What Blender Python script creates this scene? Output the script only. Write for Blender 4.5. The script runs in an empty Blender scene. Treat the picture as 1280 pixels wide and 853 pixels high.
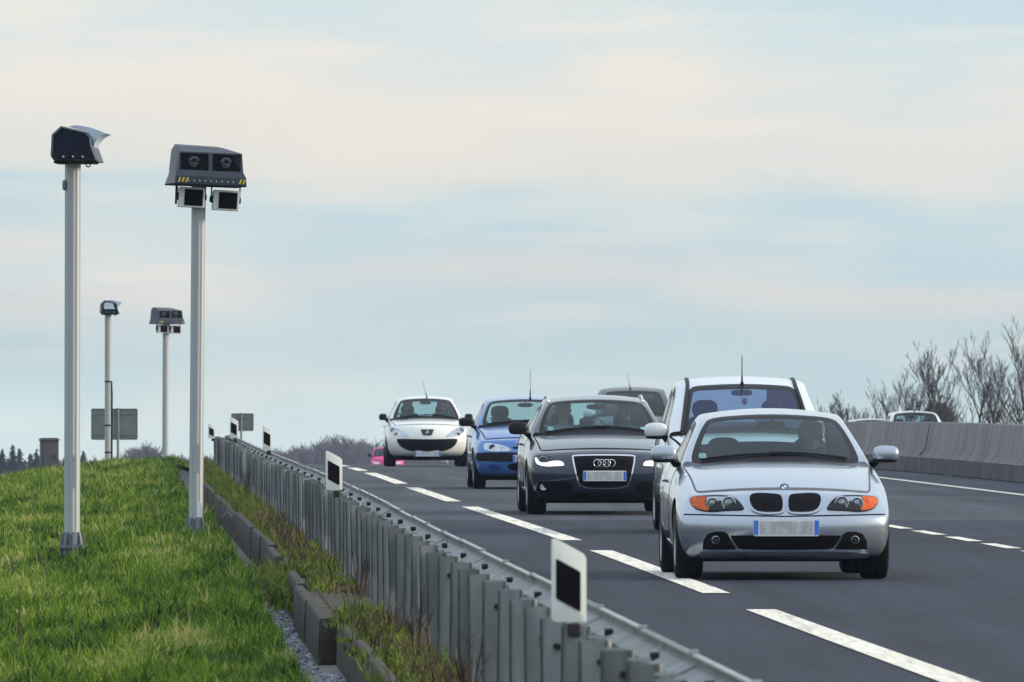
import bpy, bmesh, math, random
import numpy as np
from mathutils import Vector, Matrix, geometry
from mathutils.bvhtree import BVHTree

random.seed(7)
RNG = np.random.default_rng(7)
SC = bpy.context.scene
COL = SC.collection
F = 13800.0            # focal length in pixels of the 1280 px wide photograph
CZ = 1.57              # height of the camera above the near road

# ------------------------------------------------------------------ camera
cam_d = bpy.data.cameras.new('camera')
cam = bpy.data.objects.new('camera', cam_d)
COL.objects.link(cam)
cam_d.sensor_width = 36.0
cam_d.lens = 36.0 * F / 1280.0
cam_d.clip_start = 1.0
cam_d.clip_end = 9000.0
cam.location = (0, 0, CZ)
cam.rotation_euler = (math.radians(90) + math.atan((578 - 426.5) / F), 0, 0)
cam_d.dof.use_dof = True
cam_d.dof.focus_distance = 108.0
cam_d.dof.aperture_fstop = 20.0
SC.camera = cam
SC.view_settings.view_transform = 'Standard'
SC.view_settings.look = 'None'
SC.view_settings.exposure = 0.47
SC.view_settings.gamma = 1.0
SC.view_settings.use_curve_mapping = False
SC.cycles.max_bounces = 7
SC.cycles.transparent_max_bounces = 24
SC.cycles.volume_bounces = 0
SC.cycles.caustics_reflective = False
SC.cycles.caustics_refractive = False
SC.cycles.sample_clamp_indirect = 4.0

# ------------------------------------------------------------------ sky
SUN_EL, SUN_AZ = math.radians(18), math.radians(90)   # azimuth from +Y towards +X
world = bpy.data.worlds.new('World')
SC.world = world
world.use_nodes = True
nt = world.node_tree
for n in list(nt.nodes):
    nt.nodes.remove(n)
def wn(t, **k):
    n = nt.nodes.new(t)
    for a, b in k.items():
        setattr(n, a, b)
    return n
w_out = wn('ShaderNodeOutputWorld')
w_bg = wn('ShaderNodeBackground')
w_bg.inputs['Strength'].default_value = 0.1
w_sky = wn('ShaderNodeTexSky', sky_type='NISHITA', sun_disc=False)
w_sky.sun_elevation = SUN_EL
w_sky.sun_rotation = SUN_AZ
w_sky.air_density = 1.0
w_sky.dust_density = 2.0
w_tc = wn('ShaderNodeTexCoord')
w_norm = wn('ShaderNodeVectorMath', operation='NORMALIZE')
nt.links.new(w_tc.outputs['Generated'], w_norm.inputs[0])
w_sep = wn('ShaderNodeSeparateXYZ')
nt.links.new(w_norm.outputs[0], w_sep.inputs[0])
def wmath(op, a, b=None, clamp=False):
    n = wn('ShaderNodeMath', operation=op, use_clamp=clamp)
    for i, v in enumerate((a, b)):
        if v is None:
            continue
        if isinstance(v, (int, float)):
            n.inputs[i].default_value = v
        else:
            nt.links.new(v, n.inputs[i])
    return n.outputs[0]
def wnoise(sx, sz, off, detail=3.0, rough=0.5):
    m = wn('ShaderNodeMapping')
    m.inputs['Scale'].default_value = (sx, sx, sz)
    m.inputs['Location'].default_value = off
    nt.links.new(w_norm.outputs[0], m.inputs['Vector'])
    t = wn('ShaderNodeTexNoise')
    t.inputs['Scale'].default_value = 1.0
    t.inputs['Detail'].default_value = detail
    t.inputs['Roughness'].default_value = rough
    nt.links.new(m.outputs[0], t.inputs['Vector'])
    return t.outputs['Fac']
n_warp = wnoise(16, 60, (3.1, 1.7, 0.4))
n_fine = wnoise(34, 230, (0.3, 7.7, 2.4), 4, 0.55)
n_big = wnoise(22, 70, (9.3, 2.7, 5.4), 2)
warp = wmath('ADD', wmath('MULTIPLY', wmath('SUBTRACT', n_warp, 0.5), 0.020),
             wmath('MULTIPLY', wmath('SUBTRACT', n_fine, 0.5), 0.0075))
el = wmath('ADD', wmath('ADD', w_sep.outputs['Z'], wmath('MULTIPLY', w_sep.outputs['X'], 0.035)), warp)
ramp = wn('ShaderNodeValToRGB')
el_n = wmath('DIVIDE', wmath('ADD', el, 0.01), 0.07, True)
nt.links.new(el_n, ramp.inputs[0])
def lin(c):
    c = np.array(c, float) / 255.0
    return tuple(np.where(c <= 0.04045, c / 12.92, ((c + 0.055) / 1.055) ** 2.4))
stops = [(-0.01, (212, 226, 220)), (0.0015, (203, 221, 218)), (0.007, (182, 202, 202)), (0.0125, (183, 200, 200)),
         (0.0175, (209, 206, 198)), (0.0205, (184, 204, 205)), (0.0245, (183, 206, 208)), (0.0280, (222, 217, 202)),
         (0.0325, (234, 223, 204)), (0.0365, (200, 212, 211)), (0.042, (184, 207, 212)), (0.055, (190, 208, 213))]
cr = ramp.color_ramp
while len(cr.elements) < len(stops):
    cr.elements.new(0.5)
for e, (p, c) in zip(cr.elements, stops):
    e.position = (p + 0.01) / 0.07
    e.color = lin(c) + (1,)
# paler cloud patches on top
n_wisp = wnoise(26, 260, (5.3, 0.7, 1.4), 5, 0.6)
patch_f = wmath('ADD', wmath('MULTIPLY', wmath('SUBTRACT', n_big, 0.50, True), 2.4, True), wmath('MULTIPLY', wmath('SUBTRACT', n_wisp, 0.52, True), 2.2, True), True)
n_flat = wnoise(15, 30, (2.3, 8.1, 4.4), 2)
flat_f = wmath('ADD', wmath('MULTIPLY', wmath('SUBTRACT', n_flat, 0.40), 1.7, True), 0.08, True)
w_flat = wn('ShaderNodeMix', data_type='RGBA')
nt.links.new(flat_f, w_flat.inputs[0])
nt.links.new(ramp.outputs[0], w_flat.inputs[6])
w_flat.inputs[7].default_value = lin((199, 213, 209)) + (1,)
w_mix1 = wn('ShaderNodeMix', data_type='RGBA')
nt.links.new(patch_f, w_mix1.inputs[0])
nt.links.new(w_flat.outputs[2], w_mix1.inputs[6])
w_mix1.inputs[7].default_value = lin((236, 225, 206)) + (1,)
# towards the zenith the cloud layer turns into one even grey blue
hi = wn('ShaderNodeMapRange')
hi.inputs['From Min'].default_value = 0.045
hi.inputs['From Max'].default_value = 0.5
nt.links.new(w_sep.outputs['Z'], hi.inputs['Value'])
w_mix2 = wn('ShaderNodeMix', data_type='RGBA')
nt.links.new(hi.outputs[0], w_mix2.inputs[0])
nt.links.new(w_mix1.outputs[2], w_mix2.inputs[6])
w_mix2.inputs[7].default_value = (0.66, 0.75, 0.85, 1)
# below the horizon the dome is dull ground
lo = wn('ShaderNodeMapRange')
lo.inputs['From Min'].default_value = -0.03
lo.inputs['From Max'].default_value = -0.008
nt.links.new(w_sep.outputs['Z'], lo.inputs['Value'])
w_mix4 = wn('ShaderNodeMix', data_type='RGBA')
nt.links.new(lo.outputs[0], w_mix4.inputs[0])
w_mix4.inputs[6].default_value = (0.055, 0.062, 0.055, 1)
nt.links.new(w_mix2.outputs[2], w_mix4.inputs[7])
w_sc = wn('ShaderNodeVectorMath', operation='SCALE')
w_sc.inputs['Scale'].default_value = 10.0
nt.links.new(w_mix4.outputs[2], w_sc.inputs[0])
w_mix3 = wn('ShaderNodeMix', data_type='RGBA')
w_mix3.inputs[0].default_value = 0.93
nt.links.new(w_sky.outputs[0], w_mix3.inputs[6])
nt.links.new(w_sc.outputs[0], w_mix3.inputs[7])
nt.links.new(w_mix3.outputs[2], w_bg.inputs['Color'])
nt.links.new(w_bg.outputs[0], w_out.inputs['Surface'])

sun_d = bpy.data.lights.new('sun', 'SUN')
sun_d.energy = 2.9
sun_d.angle = math.radians(12)
sun_d.color = (1.0, 0.83, 0.60)
sun = bpy.data.objects.new('sun', sun_d)
COL.objects.link(sun)
sdir = Vector((math.sin(SUN_AZ) * math.cos(SUN_EL), math.cos(SUN_AZ) * math.cos(SUN_EL), math.sin(SUN_EL)))
sun.rotation_euler = sdir.to_track_quat('Z', 'Y').to_euler()

# ------------------------------------------------------------------ road geometry
def zr(Y):
    """height of the road: rises 0.71 %, then falls away over a crest"""
    if Y > 900:
        return -3.4 + max(0, (Y - 1500)) * 0.0034
    z = 0.0071 * Y
    if Y > 178.6:
        if Y < 330:
            z -= (Y - 178.6) ** 2 / 19970.0
        else:
            z = 1.1952 - (min(Y, 620) - 330) * 0.0013 - max(0, Y - 620) * 0.015064
    return z
_cx = np.array([(-20, 4.85), (20, 3.52), (50, 2.52), (76.6, 1.62), (104, .72), (140, -.62), (167, -1.62), (198, -2.70), (222, -3.45),
                (262, -4.55), (330, -5.85), (430, -7.2), (600, -8.4), (900, -8.2)], float)
def _spline(x, y):
    n = len(x); h = np.diff(x); A = np.eye(n); r = np.zeros(n)
    for i in range(1, n - 1):
        A[i, i - 1], A[i, i], A[i, i + 1] = h[i - 1], 2 * (h[i - 1] + h[i]), h[i]
        r[i] = 6 * ((y[i + 1] - y[i]) / h[i] - (y[i] - y[i - 1]) / h[i - 1])
    return np.linalg.solve(A, r)
_m = _spline(_cx[:, 0], _cx[:, 1])
def XL(Y):
    """x of the left edge line at depth Y"""
    Y = min(max(Y, -20), 899.9)
    i = int(np.searchsorted(_cx[:, 0], Y, 'right') - 1)
    x0, x1 = _cx[i, 0], _cx[i + 1, 0]; h = x1 - x0
    a, b = (x1 - Y) / h, (Y - x0) / h
    return a * _cx[i, 1] + b * _cx[i + 1, 1] + ((a ** 3 - a) * _m[i] + (b ** 3 - b) * _m[i + 1]) * h * h / 6
def at(px, py, Y):
    return Vector(((px - 640) * Y / F, Y, CZ + (578 - py) * Y / F))
def on(off, Y, dz=0.0):
    return Vector((XL(Y) + off, Y, zr(Y) + dz))

# ------------------------------------------------------------------ materials
MATS = {}
def mat(name, col, rough=0.6, metal=0.0, var=0.15, nscale=8.0, bump=0.0, bscale=60.0, coat=0.0, spec=0.5, stretch=(1, 1, 1), emit=None):
    if name in MATS:
        return MATS[name]
    m = bpy.data.materials.new(name); MATS[name] = m
    m.use_nodes = True
    t = m.node_tree
    b = t.nodes['Principled BSDF']
    b.inputs['Roughness'].default_value = rough
    b.inputs['Metallic'].default_value = metal
    b.inputs['Specular IOR Level'].default_value = spec
    b.inputs['Coat Weight'].default_value = coat
    b.inputs['Coat Roughness'].default_value = 0.04
    tc = t.nodes.new('ShaderNodeTexCoord')
    mp = t.nodes.new('ShaderNodeMapping'); mp.inputs['Scale'].default_value = stretch
    t.links.new(tc.outputs['Object'], mp.inputs[0])
    nz = t.nodes.new('ShaderNodeTexNoise'); nz.inputs['Scale'].default_value = nscale; nz.inputs['Detail'].default_value = 5
    t.links.new(mp.outputs[0], nz.inputs['Vector'])
    mx = t.nodes.new('ShaderNodeMix'); mx.data_type = 'RGBA'
    mr = t.nodes.new('ShaderNodeMapRange'); mr.inputs['From Min'].default_value = .3; mr.inputs['From Max'].default_value = .7
    t.links.new(nz.outputs['Fac'], mr.inputs['Value'])
    t.links.new(mr.outputs[0], mx.inputs[0])
    c = np.array(col[:3])
    mx.inputs[6].default_value = tuple(np.clip(c * (1 - var), 0, 1)) + (1,)
    mx.inputs[7].default_value = tuple(np.clip(c * (1 + var), 0, 1)) + (1,)
    t.links.new(mx.outputs[2], b.inputs['Base Color'])
    if bump:
        n2 = t.nodes.new('ShaderNodeTexNoise'); n2.inputs['Scale'].default_value = bscale; n2.inputs['Detail'].default_value = 4
        t.links.new(mp.outputs[0], n2.inputs['Vector'])
        bp = t.nodes.new('ShaderNodeBump'); bp.inputs['Strength'].default_value = bump; bp.inputs['Distance'].default_value = 0.02
        t.links.new(n2.outputs['Fac'], bp.inputs['Height'])
        t.links.new(bp.outputs[0], b.inputs['Normal'])
    if emit:
        b.inputs['Emission Color'].default_value = tuple(emit[0]) + (1,)
        b.inputs['Emission Strength'].default_value = emit[1]
    return m
def glass(name, tint, refl=1.0, diff=(0.02, 0.03, 0.035), dmix=0.0):
    if name in MATS:
        return MATS[name]
    m = bpy.data.materials.new(name); MATS[name] = m
    m.use_nodes = True
    t = m.node_tree
    for n in list(t.nodes):
        t.nodes.remove(n)
    o = t.nodes.new('ShaderNodeOutputMaterial')
    tr = t.nodes.new('ShaderNodeBsdfTransparent'); tr.inputs[0].default_value = tuple(tint) + (1,)
    gl = t.nodes.new('ShaderNodeBsdfGlossy'); gl.inputs['Roughness'].default_value = 0.02
    gl.inputs['Color'].default_value = (refl, refl, refl, 1)
    df = t.nodes.new('ShaderNodeBsdfDiffuse'); df.inputs[0].default_value = tuple(diff) + (1,)
    m0 = t.nodes.new('ShaderNodeMixShader'); m0.inputs[0].default_value = dmix
    t.links.new(tr.outputs[0], m0.inputs[1]); t.links.new(df.outputs[0], m0.inputs[2])
    # two-sided Schlick reflectance of a thin pane
    ge = t.nodes.new('ShaderNodeNewGeometry'); dt = t.nodes.new('ShaderNodeVectorMath'); dt.operation = 'DOT_PRODUCT'
    t.links.new(ge.outputs['Incoming'], dt.inputs[0]); t.links.new(ge.outputs['Normal'], dt.inputs[1])
    def mth(op, a, b):
        n = t.nodes.new('ShaderNodeMath'); n.operation = op
        for i, v in enumerate((a, b)):
            if isinstance(v, (int, float)): n.inputs[i].default_value = v
            elif v is not None: t.links.new(v, n.inputs[i])
        return n.outputs[0]
    fr = mth('MULTIPLY_ADD', mth('POWER', mth('SUBTRACT', 1.0, mth('ABSOLUTE', dt.outputs['Value'], None)), 5.0), 0.94)
    fr.node.inputs[2].default_value = 0.05
    mx = t.nodes.new('ShaderNodeMixShader')
    t.links.new(fr, mx.inputs[0]); t.links.new(m0.outputs[0], mx.inputs[1]); t.links.new(gl.outputs[0], mx.inputs[2])
    t.links.new(mx.outputs[0], o.inputs['Surface'])
    return m

# ------------------------------------------------------------------ mesh helpers
class MB:
    """collects shapes, builds ONE mesh object"""
    def __init__(s):
        s.v, s.f, s.m = [], [], []
    def add(s, vs, fs, mi=0, M=None):
        o = len(s.v)
        for v in vs:
            v = Vector(v)
            s.v.append(M @ v if M else v)
        for f in fs:
            s.f.append([o + i for i in f]); s.m.append(mi)
    def box(s, c, d, mi=0, M=None, taper=1.0):
        x, y, z = [k / 2 for k in d]
        vs = [(c[0] + a * x * (taper if e > 0 else 1), c[1] + b * y * (taper if e > 0 else 1), c[2] + e * z) for e in (-1, 1) for b in (-1, 1) for a in (-1, 1)]
        s.add(vs, [(0, 2, 3, 1), (4, 5, 7, 6), (0, 1, 5, 4), (2, 6, 7, 3), (0, 4, 6, 2), (1, 3, 7, 5)], mi, M)
    def tube(s, pts, rads, n=8, mi=0, M=None, cap=True):
        pts = [Vector(p) for p in pts]
        if isinstance(rads, (int, float)):
            rads = [rads] * len(pts)
        vs, fs = [], []
        u = None
        for i, p in enumerate(pts):
            d = (pts[min(i + 1, len(pts) - 1)] - pts[max(i - 1, 0)]).normalized()
            if u is None:
                u = d.orthogonal().normalized()
            u = (u - d * u.dot(d)).normalized()
            w = d.cross(u)
            for k in range(n):
                a = 2 * math.pi * k / n
                vs.append(p + (u * math.cos(a) + w * math.sin(a)) * rads[i])
        for i in range(len(pts) - 1):
            for k in range(n):
                a, b = i * n + k, i * n + (k + 1) % n
                fs.append((a, b, b + n, a + n))
        if cap:
            fs.append(tuple(range(n - 1, -1, -1)))
            fs.append(tuple(range((len(pts) - 1) * n, len(pts) * n)))
        s.add(vs, fs, mi, M)
    def lathe(s, prof, n=24, mi=0, M=None, axis='z'):
        vs, fs = [], []
        for r, h in prof:
            for k in range(n):
                a = 2 * math.pi * k / n
                p = (r * math.cos(a), r * math.sin(a), h)
                if axis == 'x':
                    p = (h, r * math.cos(a), r * math.sin(a))
                elif axis == 'y':
                    p = (r * math.cos(a), h, r * math.sin(a))
                vs.append(p)
        for i in range(len(prof) - 1):
            for k in range(n):
                a, b = i * n + k, i * n + (k + 1) % n
                fs.append((a, b, b + n, a + n))
        s.add(vs, fs, mi, M)
    def prism(s, poly, y0, y1, mi=0, M=None):
        """outline in x,z extruded along y"""
        n = len(poly)
        vs = [(x, y0, z) for x, z in poly] + [(x, y1, z) for x, z in poly]
        fs = [tuple(range(n)), tuple(range(2 * n - 1, n - 1, -1))] + [(i, i + n, (i + 1) % n + n, (i + 1) % n) for i in range(n)]
        s.add(vs, fs, mi, M)
    def mesh(s, name, mats):
        me = bpy.data.meshes.new(name)
        me.from_pydata([tuple(v) for v in s.v], [], s.f)
        for m in (mats if isinstance(mats, (list, tuple)) else [mats]):
            me.materials.append(m)
        me.polygons.foreach_set('material_index', s.m)
        me.update()
        return me
    def build(s, name, mats, parent=None, smooth=False, bevel=0.0, sub=0, fixn=True):
        me = s.mesh(name, mats)
        if fixn:
            bm = bmesh.new(); bm.from_mesh(me)
            bmesh.ops.recalc_face_normals(bm, faces=bm.faces)
            bm.to_mesh(me); bm.free()
        if bevel or sub:
            me = apply_mods(me, bevel, sub)
        o = bpy.data.objects.new(name, me)
        COL.objects.link(o)
        if parent:
            o.parent = parent
        if smooth:
            me.polygons.foreach_set('use_smooth', [True] * len(me.polygons))
            if smooth == 'auto':
                mark_sharp(me, 40)
        return o
def mark_sharp(me, deg):
    bm = bmesh.new(); bm.from_mesh(me)
    lim = math.radians(deg)
    for e in bm.edges:
        if len(e.link_faces) == 2 and e.calc_face_angle(0) > lim:
            e.smooth = False
    bm.to_mesh(me); bm.free()
def apply_mods(me, bevel=0.0, sub=0, extra=None):
    o = bpy.data.objects.new('temporary', me)
    COL.objects.link(o)
    if bevel:
        b = o.modifiers.new('b', 'BEVEL'); b.width = bevel; b.segments = 2; b.limit_method = 'ANGLE'; b.angle_limit = math.radians(35)
    if sub:
        b = o.modifiers.new('s', 'SUBSURF'); b.levels = sub; b.render_levels = sub
    if extra:
        extra(o)
    dg = bpy.context.evaluated_depsgraph_get(); dg.update()
    r = bpy.data.meshes.new_from_object(o.evaluated_get(dg), preserve_all_data_layers=True, depsgraph=dg)
    r.name = me.name
    bpy.data.objects.remove(o)
    return r
def tag(o, label=None, cat=None, group=None, kind=None):
    if label: o['label'] = label
    if cat: o['category'] = cat
    if group: o['group'] = group
    if kind: o['kind'] = kind
    return o
def empty(name, loc, rz=0.0, rx=0.0, ry=0.0):
    o = bpy.data.objects.new(name, None)
    o.empty_display_size = 0.2
    o.location = loc; o.rotation_euler = (rx, ry, rz)
    COL.objects.link(o)
    return o
def copy_tree(o, parent=None):
    c = o.copy(); COL.objects.link(c); c.parent = parent
    for ch in list(o.children):
        copy_tree(ch, c)
    return c
def chaikin(p, n=2, closed=True):
    p = [tuple(q) for q in p]
    for _ in range(n):
        r = []
        m = len(p)
        for i in range(m if closed else m - 1):
            a, b = p[i], p[(i + 1) % m]
            r += [tuple(.75 * x + .25 * y for x, y in zip(a, b)), tuple(.25 * x + .75 * y for x, y in zip(a, b))]
        p = r
    return p
# ================================================================== SETTING
def frange(a, b, s):
    r = []
    while a < b - 1e-6:
        r.append(a); a += s
    return r + [b]
YS = frange(-800, -40, 95) + frange(-5, 60, 13) + frange(62, 400, 4) + frange(420, 900, 40) + frange(960, 2640, 120)
def sheet(name, offs, ys, zf, m, kind='structure', smooth=True):
    mb = MB(); vs = []; n = len(offs)
    for y in ys:
        for u in offs:
            p = on(u, y); vs.append((p.x, p.y, p.z + zf(u, y)))
    fs = [(j * n + i, j * n + i + 1, (j + 1) * n + i + 1, (j + 1) * n + i) for j in range(len(ys) - 1) for i in range(n - 1)]
    mb.add(vs, fs)
    o = mb.build(name, m, smooth=smooth, fixn=False)
    at_ = o.data.attributes.new('across', 'FLOAT', 'POINT'); at_.data.foreach_set('value', [u for y in ys for u in offs])
    return tag(o, kind=kind)

asphalt = mat('asphalt', (.024, .031, .049), rough=.82, var=.2, nscale=1.2, bump=.25, bscale=90, stretch=(2.2, .05, 1), spec=.2)
# an older, paler surface beyond a cross joint
_t = asphalt.node_tree; _b = _t.nodes['Principled BSDF']
_src = _b.inputs['Base Color'].links[0].from_socket
_tc = [n for n in _t.nodes if n.type == 'TEX_COORD'][0]
_sp = _t.nodes.new('ShaderNodeSeparateXYZ'); _t.links.new(_tc.outputs['Object'], _sp.inputs[0])
_nz = _t.nodes.new('ShaderNodeTexNoise'); _nz.inputs['Scale'].default_value = .8
_t.links.new(_tc.outputs['Object'], _nz.inputs['Vector'])
_ma = _t.nodes.new('ShaderNodeMath'); _ma.operation = 'MULTIPLY_ADD'; _ma.inputs[1].default_value = 1.4
_t.links.new(_nz.outputs['Fac'], _ma.inputs[0]); _t.links.new(_sp.outputs['Y'], _ma.inputs[2])
_mr = _t.nodes.new('ShaderNodeMapRange'); _mr.inputs['From Min'].default_value = 127.6; _mr.inputs['From Max'].default_value = 128.4
_t.links.new(_ma.outputs[0], _mr.inputs['Value'])
_mx = _t.nodes.new('ShaderNodeMix'); _mx.data_type = 'RGBA'
_t.links.new(_mr.outputs[0], _mx.inputs[0]); _t.links.new(_src, _mx.inputs[6])
_ml = _t.nodes.new('ShaderNodeMix'); _ml.data_type = 'RGBA'; _ml.blend_type = 'MULTIPLY'; _ml.inputs[0].default_value = 1
_t.links.new(_src, _ml.inputs[6]); _ml.inputs[7].default_value = (2.1, 1.95, 1.6, 1)
_t.links.new(_ml.outputs[2], _mx.inputs[7])
# long worn wheel paths and transverse patches, part of the surface itself
_wv = _t.nodes.new('ShaderNodeTexNoise'); _wv.inputs['Scale'].default_value = 1.0; _wv.inputs['Detail'].default_value = 3
_mp2 = _t.nodes.new('ShaderNodeMapping'); _mp2.inputs['Scale'].default_value = (.25, .09, 1)
_t.links.new(_tc.outputs['Object'], _mp2.inputs[0]); _t.links.new(_mp2.outputs[0], _wv.inputs['Vector'])
_mr2 = _t.nodes.new('ShaderNodeMapRange'); _mr2.inputs['From Min'].default_value = .35; _mr2.inputs['From Max'].default_value = .65
_mr2.inputs['To Min'].default_value = .86; _mr2.inputs['To Max'].default_value = 1.14
_t.links.new(_wv.outputs['Fac'], _mr2.inputs['Value'])
_sc = _t.nodes.new('ShaderNodeVectorMath'); _sc.operation = 'SCALE'
_t.links.new(_mx.outputs[2], _sc.inputs[0]); _t.links.new(_mr2.outputs[0], _sc.inputs['Scale'])
_t.links.new(_sc.outputs[0], _b.inputs['Base Color'])

# darker wheel tracks, a paler crown of the lanes, cross patches and fine grit, following the road
_at = _t.nodes.new('ShaderNodeAttribute'); _at.attribute_name = 'across'
def _mm(op, a, b, c=None):
    n = _t.nodes.new('ShaderNodeMath'); n.operation = op
    for i, v in enumerate((a, b, c)):
        if v is None: continue
        if isinstance(v, (int, float)): n.inputs[i].default_value = v
        else: _t.links.new(v, n.inputs[i])
    return n.outputs[0]
_u = _at.outputs['Fac']
_cv = _t.nodes.new('ShaderNodeCombineXYZ')
_t.links.new(_mm('MULTIPLY', _u, 5.0), _cv.inputs[0]); _t.links.new(_mm('MULTIPLY', _sp.outputs['Y'], .045), _cv.inputs[1])
_n3 = _t.nodes.new('ShaderNodeTexNoise'); _n3.inputs['Scale'].default_value = 1.0; _n3.inputs['Detail'].default_value = 6; _n3.inputs['Roughness'].default_value = .65
_t.links.new(_cv.outputs[0], _n3.inputs['Vector'])
_cv2 = _t.nodes.new('ShaderNodeCombineXYZ')
_t.links.new(_mm('MULTIPLY', _u, .12), _cv2.inputs[0]); _t.links.new(_mm('MULTIPLY', _sp.outputs['Y'], .11), _cv2.inputs[1])
_n4 = _t.nodes.new('ShaderNodeTexNoise'); _n4.inputs['Scale'].default_value = 1.0; _n4.inputs['Detail'].default_value = 2
_t.links.new(_cv2.outputs[0], _n4.inputs['Vector'])
_track = _mm('POWER', _mm('ABSOLUTE', _mm('SINE', _mm('MULTIPLY', _mm('ADD', _u, .32), 1.90), None), None), 6.0)
_n5 = _t.nodes.new('ShaderNodeTexNoise'); _n5.inputs['Scale'].default_value = 28.0; _n5.inputs['Detail'].default_value = 3
_mp5 = _t.nodes.new('ShaderNodeMapping'); _mp5.inputs['Scale'].default_value = (1, .12, 1)
_t.links.new(_tc.outputs['Object'], _mp5.inputs[0]); _t.links.new(_mp5.outputs[0], _n5.inputs['Vector'])
_f = _mm('ADD', _mm('MULTIPLY_ADD', _n3.outputs['Fac'], .75, .62), _mm('MULTIPLY_ADD', _n4.outputs['Fac'], .8, -.40))
_f = _mm('ADD', _f, _mm('MULTIPLY_ADD', _n5.outputs['Fac'], .7, -.35))
_f = _mm('SUBTRACT', _f, _mm('MULTIPLY', _track, .20))
_sc2 = _t.nodes.new('ShaderNodeVectorMath'); _sc2.operation = 'SCALE'
_t.links.new(_sc.outputs[0], _sc2.inputs[0]); _t.links.new(_f, _sc2.inputs['Scale'])
_t.links.new(_sc2.outputs[0], _b.inputs['Base Color'])

YR = [y for y in YS if y <= 900]
sheet('road', [-2.33, -1, 0, 2, 4, 6, 8, 9.98], YR, lambda u, y: 0, asphalt)
sheet('far_road', [10.62, 13, 17, 21.5], YR, lambda u, y: 0, asphalt)
soil = mat('verge_soil', (.042, .036, .024), rough=.95, var=.6, nscale=5, bump=.6, bscale=25)
turf = mat('turf_ground', (.060, .085, .024), rough=.95, var=.45, nscale=1.5, bump=.5, bscale=18)
conc = mat('weathered_concrete', (.19, .19, .19), rough=.85, var=.28, nscale=4, bump=.35, bscale=30)
def prof(u, y=0):
    xs = [-60, -30, -12, -7.5, -6.4, -5.1, -4.3, -3.36]
    zs = [-7, -4.5, -1.6, -.42, -.27, -.09, -.03, 0.0]
    z = float(np.interp(u, xs, zs))
    return z
def bumpy(u, y):
    return .05 * math.sin(u * 2.1 + y * .35) * math.sin(y * .13 + u) if u < -3.5 else 0
sheet('soil_strip', [-2.85, -2.6, -2.33], YR, lambda u, y: -.012, soil)
sheet('drainage_channel', [-3.40, -3.36, -3.1, -2.95, -2.83], YR, lambda u, y: {-3.40: -.1, -3.36: -.27, -3.1: -.28, -2.95: -.275, -2.83: -.27}[u], conc)
sheet('grass_verge', [-60, -30, -20, -12, -9, -7.5, -7, -6.4, -5.8, -5.1, -4.7, -4.3, -3.9, -3.6, -3.38], YR, lambda u, y: prof(u) + bumpy(u, y), turf)
sheet('far_verge', [21.5, 24, 30, 45], YR, lambda u, y: {21.5: -.01, 24: -.1, 30: .0, 45: -1.0}[u], turf)
field = mat('field', (.075, .09, .04), rough=.95, var=.4, nscale=.05)
tr_off = [-420, -200, -80, -60, -20, -3.5, 10, 30, 45, 80, 200, 420]
def zt(u, y):
    d = -8.5 if u <= -60 else (-8.0 if u < -3.6 else -.6)
    if y > 900: d = 0.0
    if u >= 45: d = -1.3 if y <= 900 else 0.0
    return d - .02
sheet('terrain', tr_off, YS, zt, field)

# ------------------------------------------------------------------ painted lines
paint = mat('road_paint', (.78, .75, .66), rough=.75, var=.14, nscale=2.5, stretch=(6, .6, 1), bump=.1)
_pt = paint.node_tree; _pb = _pt.nodes['Principled BSDF']; _ps = _pb.inputs['Base Color'].links[0].from_socket   # worn through in streaks
_ptc = [n for n in _pt.nodes if n.type == 'TEX_COORD'][0]
_pm = _pt.nodes.new('ShaderNodeMapping'); _pm.inputs['Scale'].default_value = (16, .55, 1); _pt.links.new(_ptc.outputs['Object'], _pm.inputs[0])
_pn = _pt.nodes.new('ShaderNodeTexNoise'); _pn.inputs['Scale'].default_value = 1; _pn.inputs['Detail'].default_value = 6; _pn.inputs['Roughness'].default_value = .7
_pt.links.new(_pm.outputs[0], _pn.inputs['Vector'])
_pr = _pt.nodes.new('ShaderNodeMapRange'); _pr.inputs['From Min'].default_value = .50; _pr.inputs['From Max'].default_value = .72; _pr.inputs['To Max'].default_value = .8
_pt.links.new(_pn.outputs['Fac'], _pr.inputs['Value'])
_px = _pt.nodes.new('ShaderNodeMix'); _px.data_type = 'RGBA'; _pt.links.new(_pr.outputs[0], _px.inputs[0]); _pt.links.new(_ps, _px.inputs[6]); _px.inputs[7].default_value = (.20, .20, .20, 1)
_pt.links.new(_px.outputs[2], _pb.inputs['Base Color'])
def line(name, segs, off, w, dz=.006):
    mb = MB()
    for a, b in segs:
        ys = frange(a, b, 2.0)
        vs = []
        for y in ys:
            for e in (0, w):
                p = on(off + e, y, dz); vs.append(p)
        mb.add(vs, [(2 * i, 2 * i + 1, 2 * i + 3, 2 * i + 2) for i in range(len(ys) - 1)])
    return tag(mb.build(name, paint, fixn=False), kind='structure')
segs = [(52, 76.6), (82.6, 103.8), (110.5, 140.6), (147, 166.7), (173.0, 196), (202, 214), (221, 241), (247, 267), (273, 293)]
line('dashed_edge_line', segs, 0.0, .21)
segs2, y = [], 62.0
segs2 = [(a, a + 3.2) for a in np.arange(100.3 - 4.75 * 8, 235, 4.75)]
line('dashed_lane_line', segs2, 4.02, .15)
line('solid_edge_line', [(60, 420)], 8.33, .17)
line('far_edge_line', [(120, 420)], 11.2, .17)

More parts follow.
